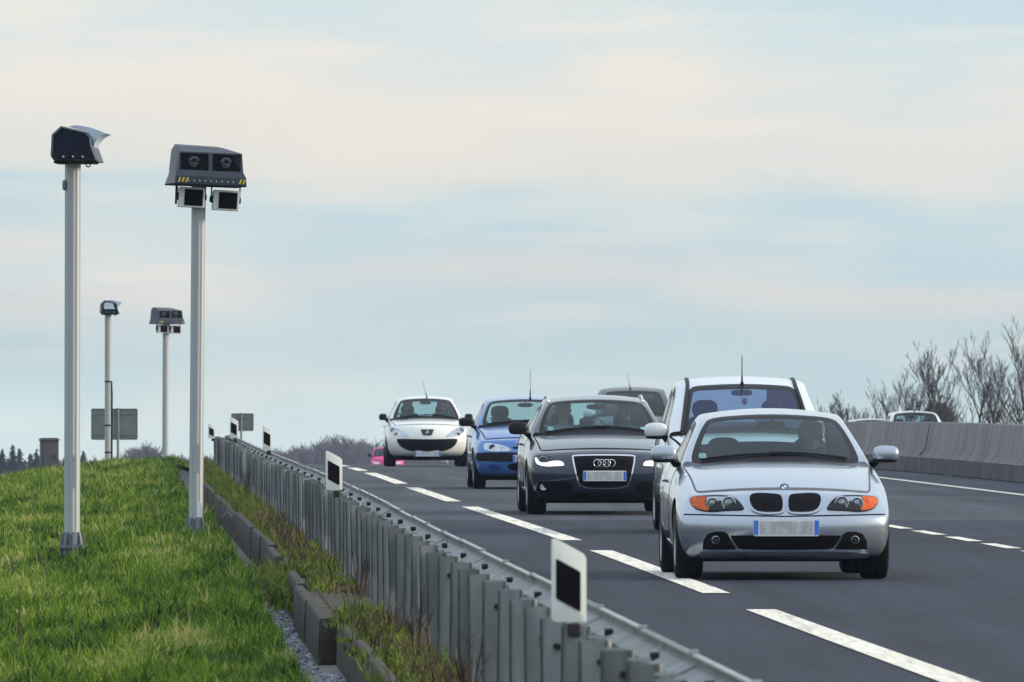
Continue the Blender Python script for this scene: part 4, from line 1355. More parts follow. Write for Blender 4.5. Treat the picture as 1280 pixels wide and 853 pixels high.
# ------------------------------------------------------------------ seated people
skin_m = mat('skin', (.42, .25, .18), rough=.55, var=.1, nscale=10)
hair_d = mat('dark_hair', (.025, .018, .014), rough=.7, var=.3, nscale=40)
hair_g = mat('grey_brown_hair', (.09, .065, .05), rough=.7, var=.3, nscale=40)
eye_m = mat('eye', (.03, .025, .02), rough=.2)
lip_m = mat('lips', (.30, .11, .10), rough=.5)
def person(I, side, shirt, hair, label, driver=True, trousers=(.03, .035, .06), turn=0.0, hairlen=0):
    """seated figure, hip at the seat; faces local -y"""
    P = I['P']; L = I['L']
    ys = P.get('yseat', P['ycowl'] + 1.12); sx = P.get('sx', .37) * side
    seatH = P.get('seatH', .46)
    pos = I['root'].matrix_basis @ Vector((sx, ys + .02 - L / 2, seatH + .16))
    t = empty('person', pos); t.rotation_euler = I['root'].rotation_euler
    tag(t, label, 'person', 'people in the cars')
    sh = mat('shirt_%02d%02d%02d' % tuple(int(c * 99) for c in shirt), shirt, rough=.85, var=.15, nscale=9)
    tm = mat('trousers', trousers, rough=.85, var=.15)
    N = []; E = []
    def v(p, r, par=None):
        N.append((p, r)); i = len(N) - 1
        if par is not None: E.append((par, i))
        return i
    pel = v((0, .02, 0), .13); sp1 = v((0, .06, .17), .125, pel); ch = v((0, .12, .36), .145, sp1); nb = v((0, .145, .49), .065, ch)
    nk = v((0, .13, .535), .054, nb); h1 = v((0, .09, .585), .072, nk); h2 = v((0, .10, .66), .092, h1); h3 = v((0, .11, .735), .088, h2); v((0, .115, .78), .05, h3)
    hands = []
    for s in (-1, 1):
        so = v((s * .17, .13, .43), .062, ch)
        if driver:
            el_ = v((s * .25, -.06, .22), .043, so); wr = v((s * .155, -.32, .32), .029, el_); pa = v((s * .145, -.385, .345), .034, wr)
        else:
            el_ = v((s * .23, -.02, .18), .043, so); wr = v((s * .12, -.24, .13), .029, el_); pa = v((s * .10, -.31, .12), .034, wr)
        hands.append((s, N[pa][0], N[wr][0]))
        hp = v((s * .10, .0, -.01), .088, pel); kn = v((s * .15, -.42, .07), .064, hp); an = v((s * .15, -.66, -.24), .043, kn); v((s * .15, -.78, -.27), .04, an)
    me = bpy.data.meshes.new('body')
    me.from_pydata([p for p, r in N], E, [])
    o = bpy.data.objects.new('temporary', me); COL.objects.link(o)
    o.modifiers.new('s', 'SKIN')
    sk = me.skin_vertices[0].data if me.skin_vertices else None
    if sk is None:
        bm = bmesh.new(); bm.from_mesh(me); bm.verts.layers.skin.verify(); bm.to_mesh(me); bm.free(); sk = me.skin_vertices[0].data
    for i, (p, r) in enumerate(N): sk[i].radius = (r, r * (.85 if i in (ch, sp1) else 1)); sk[i].use_root = (i == 0)
    m2 = o.modifiers.new('u', 'SUBSURF'); m2.levels = 2
    dg = bpy.context.evaluated_depsgraph_get(); dg.update()
    r_ = bpy.data.meshes.new_from_object(o.evaluated_get(dg), preserve_all_data_layers=True, depsgraph=dg); r_.name = 'body'
    bpy.data.objects.remove(o)
    r_.materials.clear()
    for m in (skin_m, sh, tm): r_.materials.append(m)
    for p in r_.polygons:
        c = p.center
        if c.z > .545: k = 0
        elif c.y < -.29 and c.z > .09 and abs(c.x) < .2 and (driver and c.z > .25 or not driver and c.z < .16 and c.y > -.36 and False): k = 0
        elif c.z < .045 or c.y < -.2 and not (driver and c.z > .17): k = 2
        else: k = 1
        p.material_index = k; p.use_smooth = True
    body = add_obj('body', r_, t)
    # fingers closed round the wheel rim (or resting on the thighs)
    mb = MB()
    for s, pa, wr in hands:
        pa = Vector(pa); f = (pa - Vector(wr)).normalized(); lat = f.cross(Vector((0, 0, 1))).normalized(); up = lat.cross(f)
        for k, ln in enumerate((.066, .076, .070, .056)):
            b = pa + lat * ((k - 1.5) * .019)
            c1 = b + f * ln * .5 + up * .004; c2 = c1 + f * ln * .28 - up * ln * .38; c3 = c2 - f * ln * .12 - up * ln * .3
            mb.tube([b - f * .02, c1, c2, c3], [.0095, .009, .008, .0065], 7)
        b = pa + lat * (-s * .03) - f * .02
        mb.tube([b, b + lat * (-s * .022) + f * .03, b + lat * (-s * .012) + f * .055 - up * .012], [.0105, .010, .0075], 7)
    mb.build('fingers', skin_m, body, smooth=True)
    # face and hair
    Mh = Matrix.Translation((0, .10, .675)) @ Matrix.Rotation(turn, 4, 'Z')
    mb = MB()
    rounded(mb, (0, -.088, -.022), (.032, .05, .05), 0, p=2.2, M=Mh)                      # nose
    for s in (-1, 1):
        rounded(mb, (s * .034, -.079, .012), (.028, .014, .013), 1, p=2, M=Mh)
        rounded(mb, (s * .036, -.082, .031), (.044, .012, .008), 3, p=2, M=Mh)
        rounded(mb, (s * .088, .005, -.01), (.022, .04, .062), 0, p=2.2, M=Mh)
    rounded(mb, (0, -.076, -.060), (.050, .014, .014), 2, p=2, M=Mh)
    mb.build('face', [skin_m, eye_m, lip_m, hair], body, smooth=True)
    mb = MB()
    rounded(mb, (0, .022, .045), (.195, .19, .125), p=2.3, M=Mh)
    rounded(mb, (0, .055, -.01), (.185, .11, .16 + hairlen), p=2.4, M=Mh)
    if hairlen:
        for s in (-1, 1): rounded(mb, (s * .082, .02, -.05), (.05, .10, .20), p=2.4, M=Mh)
    mb.build('hair', hair, body, smooth=True)
    return t
# ------------------------------------------------------------------ car types
def mk(L, W, H, front, ycowl, zcowl, wcowl, yhead, zhead, whead, ybp, yrr, zrr, wrr, yrg, zrg, wrg, deck=None, rear=None, bulge=1.0, wsc=.22, **k):
    zf, yf, cf, wf, df = front[-1]
    top = []
    for f, g in ((.22, .40), (.55, .74), (.86, .95)):
        top.append((seq(yf, ycowl, f), seq(zf, zcowl, g * bulge if f < .8 else g), seq(df, .05, f), seq(wf, wcowl, f), seq(cf, wsc, f)))
    top.append((ycowl, zcowl, .045, wcowl, wsc))
    top.append((seq(ycowl, yhead, .52), seq(zcowl, zhead, .56), .036, seq(wcowl, whead, .52), seq(wsc, .13, .5)))
    top.append((yhead, zhead, .040, whead, .13))
    top.append((yhead + .28, H - .018, .05, whead, .08))
    top.append((ybp - .05, H, .055, whead, .02)); top.append((ybp + .05, H, .055, whead, .01))
    top.append((yrr, zrr, .05, wrr, -.06))
    top.append((seq(yrr, yrg, .5), seq(zrr, zrg, .46), .045, seq(wrr, wrg, .5), -.10))
    top.append((yrg, zrg, .05, wrg, -.12))
    if deck is None: deck = (seq(yrg, L, .45), zrg - .10, wrg + .02)
    top.append((deck[0], deck[1], .05, deck[2], -.12))
    re = rear or [(.22, .12, .22, .72), (.38, .02, .22, .80), (.55, .0, .20, .83), (.70, .03, .20, .82), (.80, .06, .18, .80), (.84, .09, .16, .78), (deck[1] - .09, .12, .14, .75), (deck[1] - .05, .16, .12, .70)]
    sc = W / .875
    re = [(z, y, c, w * sc) for z, y, c, w in re]
    top.append((L, 1, .05, .7, 0))
    P = dict(L=L, W=W, H=H, front=front, top=top, rear=re, jc=4, jh=6, jr=10, jd=12, ycowl=ycowl, zcowl=zcowl, yrg=yrg,
             jwin={4: 0, 5: 0, 6: 0, 7: 0, 9: 1}, jpil=(8,), jdoor={4: 0, 5: 0, 6: 0, 7: 0, 8: 1, 9: 1})
    P.update(k)
    return P

# ---- silver coupe
silver = paint_m('silver_paint', (.43, .485, .57), .74, .25)
P1 = mk(4.49, .875, 1.372,
        [(.165, .12, .30, .765, 0), (.245, .03, .26, .832, 0), (.40, .0, .24, .850, 0), (.515, .012, .24, .848, 0), (.545, .055, .26, .832, 0), (.625, .085, .29, .80, 0), (.685, .125, .29, .755, 0), (.725, .22, .26, .70, .035)],
        1.44, .945, .765, 2.20, 1.318, .575, 2.75, 3.20, 1.335, .56, 3.85, 1.06, .63, deck=(4.2, 1.0, .66), bulge=1.02,
        paint=silver, sill=.165, shoulder=[.66, .72, .78, .80], belt=[.86, .885, .93], wbelt=.925, axles=(.80, 3.525), zaxle=.31, R=.312, tw=.225, rarch=.345, zseat=.4,
        mirror=(.905, 1.0, 1.72), mirror_size=(.215, .135), mroot=.80, gap=.003, gapm=mat('silver_gap', (.10, .11, .13), rough=.7), dome=.013, fexp=3.2, seatH=.33, sx=.355, yseat=2.62, handles=1)
P1['jdoor'] = {4: 0, 5: 0, 6: 0, 7: 0}
I1 = make_car('silver two-door coupe with twin oval grilles and amber headlamp ends, nearest car', 'coupe_car', P1, 982.5, 88.2, .028)
def Z1(p, q): return ((p - 677) * .001723, 1.442 - .001723 * q)
pa = I1['patch']
hl = [Z1(*c) for c in ((238, 463), (250, 452), (300, 446), (380, 443), (438, 450), (468, 476), (492, 512), (440, 515), (390, 517), (345, 522), (300, 520), (262, 508), (243, 488))]
for sg in (1, -1):
    o_ = hl if sg == 1 else mirror(hl)
    h = pa('headlight', o_, plast_m, .004)[0]
    am = [Z1(*c) for c in ((241, 464), (252, 455), (300, 450), (318, 450), (312, 470), (312, 492), (330, 516), (300, 516), (265, 505), (246, 486))]
    am = am if sg == 1 else mirror(am)
    pa('indicator', am, amber_m, .008, parent=h, smooth=1)
    for cx, cz, r in ((341, 481, 27), (414, 480, 31)):
        x, z = Z1(cx, cz); lamp(I1, h, sg * x, z, r * .00185, 'lamp', off=.014, lit=lampg_m)
    pa('lens', o_, lens_m, .024, parent=h, depth=.02)
kd = [Z1(*c) for c in ((511, 470), (516, 446), (545, 440), (600, 441), (648, 444), (662, 456), (665, 490), (660, 516), (640, 522), (560, 522), (525, 505))]
ring = [Z1(*c) for c in ((499, 470), (504, 440), (540, 431), (600, 431), (655, 434), (673, 450), (676, 490), (671, 522), (645, 533), (555, 533), (512, 512))]
for sg in (1, -1):
    g = pa('kidney_grille', ring if sg == 1 else mirror(ring), silver, .010, smooth=2, grid=.02)[0]
    pa('grille_mesh', kd if sg == 1 else mirror(kd), grille_m, .018, parent=g, smooth=2, grid=.02)
bp = [Z1(*c) for c in ((180, 533), (300, 534), (480, 537), (677, 541))]
bp = bp + [(-x, z) for x, z in reversed(bp[:-1])]
def strip(poly, w): return [(x, z + w / 2) for x, z in poly] + [(x, z - w / 2) for x, z in reversed(poly)]
pa('bumper_gap', strip(bp, .009), seam_m, .003, smooth=0)
lg = [Z1(*c) for c in ((420, 629), (440, 629), (677, 626), (914, 629), (934, 629), (920, 655), (893, 688), (870, 692), (677, 694), (484, 692), (461, 688), (434, 655))]
pa('lower_grille', lg, grille_m, .006, smooth=0)
fg = [Z1(*c) for c in ((296, 694), (298, 655), (318, 622), (350, 611), (390, 611), (408, 622), (446, 692))]
for sg in (1, -1):
    f_ = pa('fog_lamp', fg if sg == 1 else mirror(fg), grille_m, .006, smooth=0)[0]
    x, z = Z1(353, 650); lamp(I1, f_, sg * x, z, .032, 'lamp', off=.012)
lip = [Z1(*c) for c in ((282, 718), (300, 700), (677, 698), (1054, 700), (1072, 718), (1050, 726), (677, 730), (304, 726))]
pa('front_lip', lip, silver, .022, smooth=1, depth=.05)
plate(I1, *[Z1(526, 0)[0], Z1(831, 0)[0]], Z1(0, 632)[1], Z1(0, 553)[1], off=.014)
# round emblem on the bonnet edge
def roundel(I, x, z, r):
    h, n, *_ = I['bvh'].ray_cast(Vector((x, -I['L'], z)), Vector((0, 1, 0)))
    if h is None: h, n, *_ = I['bvh'].find_nearest(Vector((x, -I['L'] / 2 + .1, z)))
    n = (n + Vector((0, -.9, 0))).normalized()
    M = Matrix.Translation(h + n * .006) @ n.to_track_quat('Z', 'Y').to_matrix().to_4x4()
    mb = MB()
    mb.lathe([(r, -.006), (r, .001), (r * .93, .003)], 28, 3, M); mb.lathe([(r * .93, .003), (r * .60, .003)], 28, 0, M); mb.lathe([(r * .60, .0035), (r * .55, .0035)], 28, 3, M)
    for q in range(4):
        vs = [(0, 0, .004)] + [(r * .55 * math.cos(math.pi / 2 * (q + k / 6)), r * .55 * math.sin(math.pi / 2 * (q + k / 6)), .004) for k in range(7)]
        mb.add(vs, [(0, k + 1, k + 2) for k in range(6)], 1 if q % 2 else 2, M)
    mb.build('emblem', [mat('emblem_navy', (.012, .02, .05), rough=.3), mat('emblem_blue', (.05, .25, .62), rough=.3), vign_w, chrome_m], I['root'])
roundel(I1, 0.0, Z1(0, 407)[1] - .004, .040)
wipers(I1, 1.44, .66)
mb = MB()
for k in range(30):
    x = -.25 + .5 * k / 29; h, n, *_ = I1['bvh'].ray_cast(Vector((x, 1.36 - 4.49 / 2, 4)), Vector((0, 0, -1)))
    mb.box((x, h.y, h.z + .002), (.010, .05, .004))
mb.build('cowl_vent', trim_m, I1['root'])
sticker(I1, -.60, .985, .075, .05)
person(I1, 1, (.05, .085, .115), hair_d, 'driver of the silver coupe in a dark teal top, hand on the wheel', turn=.35)

# ---- pale silver people carrier behind it
pale = paint_m('pale_silver_paint', (.70, .73, .77), .25, .3)
P2 = mk(4.30, .885, 1.655,
        [(.18, .12, .34, .72, 0), (.28, .03, .30, .80, 0), (.46, .0, .28, .835, 0), (.60, .03, .28, .83, 0), (.68, .06, .30, .82, 0), (.76, .10, .32, .79, 0), (.83, .15, .32, .74, 0), (.87, .24, .28, .68, .04)],
        1.02, 1.06, .83, 2.02, 1.56, .675, 2.55, 3.75, 1.60, .66, 4.12, 1.10, .72, tg=.815, paint=pale, sill=.18, shoulder=[.74, .82, .90, .92], belt=[.98, 1.0, 1.05], wbelt=.945, wsc=.26,
        axles=(.86, 3.55), zaxle=.315, R=.318, tw=.20, mirror=(.945, 1.075, 1.42), mirror_size=(.25, .17), mroot=.82, seatH=.60, seatm=seat_b, wglass=glass_blue, sx=.37, yseat=2.15, frit=.035)
I2 = make_car('pale silver people carrier with blue seats, half hidden behind the silver coupe', 'people_carrier_car', P2, 941, 115.2, .034)
pa = I2['patch']
hl = [(-.80, .74), (-.70, .82), (-.52, .80), (-.40, .70), (-.46, .63), (-.66, .62), (-.78, .66)]
for sg in (1, -1):
    o_ = hl if sg == 1 else mirror(hl)
    h = pa('headlight', o_, bowl_m, .004)[0]
    lamp(I2, h, -sg * .56, .71, .065); lamp(I2, h, -sg * .68, .71, .05); pa('lens', o_, lens_m, .024, parent=h, depth=.02)
pa('upper_grille', [(-.30, .68), (.30, .68), (.26, .60), (-.26, .60)], grille_m, .005, smooth=1)
pa('lower_grille', [(-.55, .42), (.55, .42), (.48, .28), (-.48, .28)], grille_m, .005, smooth=1)
plate(I2, -.26, .26, .46, .57)
wipers(I2, 1.02, .66)
antenna(I2, 0, 2.06, .30, .04, r=.006)
for sg in (-1, 1):      # dark roof channels beside the pale roof
    mb = MB(); P3 = []
    for y in np.linspace(1.16, 3.7, 26):
        tw_ = float(np.interp(y, [1.16, 1.6, 2.15, 2.6, 3.7], [.70, .645, .585, .575, .56])); h, n, *_ = I2['bvh'].ray_cast(Vector((sg * (tw_ - .012), y - 2.15, 4)), Vector((0, 0, -1)))
        if h: P3.append(h + n * .004)
    mb.tube(P3, .022, 8); mb.build('roof_channel', trim_m, I2['root'], smooth=True)
    for y in ():
        pass
mb = MB(); rounded(mb, (.02, 1.93 - 2.15, 1.385), (.06, .01, .08), p=2); mb.build('hanging_card', mat('card', (.45, .38, .25), rough=.8), I2['root'])
person(I2, 1, (.03, .035, .10), hair_d, 'driver of the people carrier in dark blue, only head and shoulders visible')

# ---- dark grey estate with rings
grey = paint_m('dark_grey_paint', (.012, .021, .052), .3, .26)
P3_ = mk(4.70, .913, 1.440,
         [(.155, .16, .36, .72, 0), (.25, .05, .32, .82, 0), (.42, .0, .29, .872, 0), (.56, .01, .29, .875, 0), (.64, .03, .30, .865, 0), (.70, .07, .32, .84, 0), (.755, .13, .32, .79, 0), (.79, .24, .28, .74, .035)],
         1.42, .985, .80, 2.18, 1.375, .615, 2.72, 4.05, 1.38, .59, 4.52, 1.02, .68, paint=grey, sill=.17, shoulder=[.70, .76, .82, .84], belt=[.92, .94, .98], wbelt=.935, wsc=.25,
         axles=(.88, 3.69), zaxle=.32, R=.325, tw=.235, rarch=.355, mirror=(.965, 1.035, 1.72), mirror_size=(.24, .15), mroot=.83, mirrorm=trim_m, seatH=.42, sx=.38, yseat=2.55)
I3 = make_car('dark grey estate with four-ring chrome grille and lit headlights', 'estate_car', P3_, 755, 132.2, .036)
def Z3(p, q): return ((p - 628) * .001908, 1.570 - .001908 * q)
pa = I3['patch']
hl = [Z3(*c) for c in ((196, 455), (215, 449), (270, 451), (335, 462), (372, 478), (386, 516), (340, 518), (270, 522), (222, 514), (203, 495))]
led = [Z3(*c) for c in ((203, 468), (214, 466), (226, 492), (262, 500), (300, 488), (345, 484), (374, 492), (384, 515), (340, 517), (275, 521), (222, 512), (206, 494))]
for sg in (1, -1):
    o_ = hl if sg == 1 else mirror(hl)
    h = pa('headlight', o_, bowl_m, .004)[0]
    pa('running_light', led if sg == 1 else mirror(led), bright_m, .009, parent=h, smooth=1)
    x, z = Z3(250, 478); lamp(I3, h, sg * x, z, .045, off=.014)
    pa('lens', o_, lens_m, .026, parent=h, depth=.02)
go = [Z3(*c) for c in ((428, 462), (438, 449), (628, 446), (818, 449), (830, 462), (800, 600), (772, 652), (628, 660), (484, 652), (458, 600))]
gi = [Z3(*c) for c in ((438, 466), (446, 458), (628, 455), (810, 458), (820, 466), (791, 598), (766, 645), (628, 652), (490, 645), (466, 598))]
g = pa('grille', go, chrome_m, .012, smooth=1)[0]
pa('grille_mesh', gi, grille_m, .016, parent=g, smooth=1)
mb = MB()
for q in (478, 498, 518, 626, 640):
    x0 = np.interp(q, [460, 650], [445, 500]); a = Z3(x0, q); ys_ = front_y(I3, a[0] * .6, a[1]) - .02
    mb.box((0, front_y(I3, 0, a[1]) - .018, a[1]), (abs(a[0]) * 1.6, .006, .006))
mb.build('grille_bar', plast_m, g)
mb = MB()
for cx in (586, 615, 646, 676):
    x, z = Z3(cx, 498); tor = []
    y = front_y(I3, x, z) - .026
    for k in range(25):
        a = 2 * math.pi * k / 24; tor.append((x + .043 * math.cos(a), y + (.004 if cx in (615, 676) else 0), z + .043 * math.sin(a)))
    mb.tube(tor, .0065, 7, cap=False)
mb.build('emblem', chrome_m, I3['root'], smooth=True)
plate(I3, Z3(496, 0)[0], Z3(769, 0)[0], Z3(0, 610)[1], Z3(0, 545)[1], off=.03)
it = [Z3(*c) for c in ((212, 660), (216, 618), (240, 610), (420, 612), (432, 640), (428, 690), (330, 692), (214, 690))]
for sg in (1, -1):
    f_ = pa('side_intake', it if sg == 1 else mirror(it), grille_m, .004, smooth=1)[0]
    x, z = Z3(252, 650); lamp(I3, f_, sg * x, z, .040, 'fog_lamp', lit=refl_m, off=.012)
sk = [Z3(*c) for c in ((182, 700), (400, 708), (470, 676), (628, 672), (786, 676), (856, 708), (1074, 700), (1066, 742), (900, 752), (628, 754), (356, 752), (190, 742))]
pa('lower_skirt', sk, plast_m, .008, smooth=1)
wipers(I3, 1.42, .70)
for sg in (-1, 1):
    mb = MB(); P3 = []
    for i, y in enumerate(np.linspace(2.35, 4.1, 16)):
        h, n, *_ = I3['bvh'].ray_cast(Vector((sg * .575, y - 2.35, 4)), Vector((0, 0, -1)))
        P3.append(h + Vector((0, 0, .005 + .035 * math.sin(math.pi * i / 15) ** .4)))
    mb.tube(P3, .014, 8); mb.build('roof_rail', chrome_m, I3['root'], smooth=True)
sticker(I3, -.575, 1.03, .065, .05); sticker(I3, .575, 1.03, .11, .045, sticker_m)
person(I3, 1, (.035, .05, .07), hair_d, 'driver of the dark grey estate in a dark jacket', turn=.2)
person(I3, -1, (.50, .52, .52), hair_g, 'passenger of the dark grey estate in a pale top', driver=False)

# ---- blue hatchback
blue = paint_m('blue_paint', (.055, .19, .52), .25, .3)
P4 = mk(3.99, .845, 1.395,
        [(.185, .12, .32, .72, 0), (.27, .04, .28, .78, 0), (.42, .0, .26, .80, 0), (.56, .01, .26, .80, 0), (.60, .05, .28, .79, 0), (.68, .08, .29, .765, 0), (.735, .12, .29, .72, 0), (.765, .22, .26, .66, .03)],
        1.22, .955, .745, 1.94, 1.335, .585, 2.45, 3.30, 1.34, .56, 3.80, .98, .64, paint=blue, sill=.17, shoulder=[.66, .71, .76, .78], belt=[.87, .89, .92], wbelt=.935,
        axles=(.78, 3.36), zaxle=.295, R=.298, tw=.19, rarch=.335, mirror=(.905, 1.0, 1.46), mirror_size=(.235, .13), mroot=.78, mirrorm=trim_m, seatH=.44, sx=.36, yseat=2.25)
I4 = make_car('blue hatchback with black bumper strip and black mirrors, beside the dark grey estate', 'hatchback_car', P4, 663, 164.3, .037)
def Z4(p, q): return ((p - 462) * .002371, 1.927 - .002371 * q)
pa = I4['patch']
hl = [Z4(*c) for c in ((171, 535), (176, 523), (230, 525), (300, 538), (336, 556), (345, 573), (270, 577), (182, 572), (172, 556))]
for sg in (1, -1):
    o_ = hl if sg == 1 else mirror(hl)
    h = pa('headlight', o_, refl_m, .004)[0]
    x, z = Z4(225, 550); lamp(I4, h, sg * x, z, .05, off=.013)
    pa('lens', o_, lens_m, .026, parent=h, depth=.02)
pa('upper_grille', [Z4(*c) for c in ((340, 546), (462, 544), (584, 546), (560, 562), (462, 564), (364, 562))], grille_m, .005, smooth=1)
pa('bumper_strip', [Z4(*c) for c in ((128, 590), (145, 583), (462, 582), (779, 583), (796, 590), (796, 628), (779, 636), (462, 637), (145, 636), (128, 628))], plast_m, .014, smooth=1, depth=.03)
pa('lower_grille', [Z4(*c) for c in ((312, 652), (462, 650), (612, 652), (590, 694), (462, 696), (334, 694))], grille_m, .005, smooth=1)
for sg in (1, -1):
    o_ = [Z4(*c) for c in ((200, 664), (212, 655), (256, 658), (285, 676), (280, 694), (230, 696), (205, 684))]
    pa('fog_recess', o_ if sg == 1 else mirror(o_), mat('blue_recess_shade', (.02, .075, .26), rough=.4, var=.1), .005, smooth=2)  # no real hollow: darker body blue paints the shade of the recess
pl = plate(I4, -.26, .26, Z4(0, 640)[1], Z4(0, 598)[1], off=.03)
wipers(I4, 1.22, .65)
antenna(I4, .075, 2.02, .44, .03)
sticker(I4, -.56, 1.02, .06, .06)

# ---- white hatchback
white = paint_m('white_paint', (.80, .80, .77), 0, .3)
P5 = mk(3.87, .835, 1.435,
        [(.20, .14, .36, .68, 0), (.28, .05, .32, .76, 0), (.42, .0, .31, .795, 0), (.56, .0, .32, .80, 0), (.66, .03, .34, .79, 0), (.75, .09, .36, .76, 0), (.82, .16, .34, .70, 0), (.85, .26, .30, .64, .03)],
        1.10, .975, .745, 1.82, 1.37, .545, 2.35, 3.20, 1.36, .54, 3.70, .98, .64, paint=white, sill=.18, shoulder=[.74, .76, .80, .82], belt=[.90, .92, .95], wbelt=.93, wsc=.25,
        axles=(.78, 3.22), zaxle=.295, R=.298, tw=.20, rarch=.335, mirror=(.865, 1.0, 1.42), mirror_size=(.165, .13), mroot=.77, mirrorm=trim_m, seatH=.44, sx=.35, yseat=2.12)
I5 = make_car('white hatchback with wide smiling black grille and dark lion badge', 'hatchback_car', P5, 534.2, 221.3, .029)
def Z5(p, q): return ((p - 598) * .002255, 1.822 - .002255 * q)
pa = I5['patch']
hl = [Z5(*c) for c in ((261, 462), (272, 447), (300, 450), (350, 476), (400, 508), (442, 543), (390, 541), (330, 537), (288, 513), (266, 488))]
for sg in (1, -1):
    o_ = hl if sg == 1 else mirror(hl)
    h = pa('headlight', o_, refl_m, .004)[0]
    x, z = Z5(322, 518); lamp(I5, h, sg * x, z, .038, off=.013, lit=amber_m)
    x, z = Z5(290, 484); lamp(I5, h, sg * x, z, .05, off=.013, lit=lampg_m)
    pa('lens', o_, lens_m, .026, parent=h, depth=.02)
gr_ = [Z5(*c) for c in ((326, 568), (340, 559), (460, 562), (598, 564), (736, 562), (856, 559), (870, 568), (850, 615), (800, 652), (720, 674), (598, 678), (476, 674), (396, 652), (346, 615))]
pa('grille', gr_, grille_m, .006, smooth=1)
bd = [Z5(*c) for c in ((540, 478), (656, 478), (650, 500), (634, 530), (562, 530), (546, 500))]
b_ = pa('emblem', bd, mat('badge_dark', (.01, .012, .02), rough=.3), .010, smooth=0)[0]
def lion(I, cx, cz, s, parent):
    """small rearing lion outline in silver"""
    P_ = [(-.5, -1), (-.25, -1), (-.18, -.5), (.05, -.2), (.2, -.55), (.1, -1), (.4, -1), (.45, -.4), (.35, .0), (.75, .1), (.8, .3), (.4, .3), (.35, .55), (.55, .6), (.6, .85), (.25, 1), (-.1, .9), (-.3, .55), (-.5, .0), (-.85, .25), (-.8, -.05), (-.55, -.4)]
    y = front_y(I, cx, cz) - .014
    mb = MB(); mb.prism([(cx + a * s, cz + b * s) for a, b in P_], y - .004, y); mb.build('lion', chrome_m, parent)
lion(I5, 0, Z5(0, 504)[1], .050, b_)
plate(I5, Z5(486, 0)[0], Z5(714, 0)[0], Z5(0, 716)[1], Z5(0, 666)[1], off=.03)
for k in (0, 1):
    q = [(-.50 + k * .10 + a, .98 + k * .02 + b) for a, b in ((-.04, .0), (.0, -.045), (.055, .02), (.02, .07))]
    pa('bonnet_scoop', q, grille_m, .006, mode='top', smooth=2)
wipers(I5, 1.10, .64)
antenna(I5, .03, 1.92, .36, .22, xl=-.085)
sticker(I5, -.555, 1.02, .05, .06)
person(I5, 1, (.03, .03, .035), hair_d, 'driver of the white hatchback in black, long dark hair', hairlen=.05)
person(I5, -1, (.03, .035, .04), hair_d, 'passenger of the white hatchback in dark clothes', driver=False)

# ---- dark people carrier in the far lane
dgrey = paint_m('charcoal_paint', (.010, .015, .026), .2, .3, .5)
P6 = dict(P2); P6.update(paint=dgrey, mirrorm=pale, seatm=seat_m, wglass=glass_dark, sglass=glass_dark, rglass=glass_dark)
I6 = make_car('charcoal tall car in the far lane, mostly hidden behind the dark grey estate', 'people_carrier_car', P6, 796, 229.5, .029)
pa = I6['patch']
for sg in (1, -1):
    o_ = [(-.80, .74), (-.70, .82), (-.52, .80), (-.40, .70), (-.46, .63), (-.66, .62), (-.78, .66)]
    pa('headlight', o_ if sg == 1 else mirror(o_), refl_m, .004)
pa('grille', [(-.30, .68), (.30, .68), (.26, .60), (-.26, .60)], grille_m, .005, smooth=1); plate(I6, -.26, .26, .46, .57)
antenna(I6, -.05, 2.2, .36, .22, xl=-.06)
# ---- pink small car beyond the crest
pink = paint_m('pink_paint', (.70, .006, .20), .0, .5, .2)
P7 = mk(3.60, .815, 1.43, P4['front'], 1.0, .98, .765, 1.62, 1.37, .685, 2.1, 3.1, 1.37, .67, 3.45, .98, .70, tg=.90, paint=pink, sill=.17, shoulder=[.68, .73, .78, .80], belt=[.89, .91, .93], wbelt=.95,
        axles=(.62, 2.97), zaxle=.28, R=.283, tw=.165, rarch=.32, mirror=(.89, 1.02, 1.25), mirror_size=(.20, .15), mroot=.76, mirrorm=trim_m, seatH=.44, sx=.34, yseat=2.0, frit=.05)
I7 = make_car('bright pink small car sinking behind the crest of the road, left of the white car', 'hatchback_car', P7, 484, 553, .004)
pa = I7['patch']
for sg in (1, -1):
    o_ = [(-.72, .69), (-.45, .68), (-.30, .58), (-.70, .58)]
    pa('headlight', o_ if sg == 1 else mirror(o_), refl_m, .004, smooth=1)
plate(I7, -.26, .26, .40, .50)
# ---- cars on the other carriageway, seen from behind
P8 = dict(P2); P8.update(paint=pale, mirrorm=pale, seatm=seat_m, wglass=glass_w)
P8 = mk(4.3, .87, 1.50, P2['front'], 1.2, 1.0, .77, 2.0, 1.42, .60, 2.6, 3.7, 1.45, .585, 4.15, 1.02, .68, paint=pale, sill=.18, shoulder=[.72, .80, .86, .88], belt=[.94, .96, 1.0], wbelt=.94, axles=(.86, 3.5), zaxle=.31, R=.31, mirror=(.93, 1.03, 1.6), mroot=.8, seatH=.48, yseat=2.35)
I8 = make_car('pale car seen from behind above the barrier, dark rear window, under the bare trees', 'hatchback_car', P8, 1146, 290, .034, 'cars on the other carriageway', away=True)
pa = I8['patch']
for sg in (1, -1):
    pa('tail_light', [(a * sg, b) for a, b in ((-.80, .95), (-.70, .97), (-.70, .70), (-.80, .68))], mat('tail_red', (.35, .012, .012), rough=.25, coat=.6), .006, mode='rear', smooth=1)
antenna(I8, 0, 3.4, .10, .03, r=.012)
P9 = dict(P8); P9.update(paint=silver)
I9 = make_car('silver car roof only, just showing above the barrier beside the pale car', 'hatchback_car', P9, 1092, 312, .034, 'cars on the other carriageway', away=True)

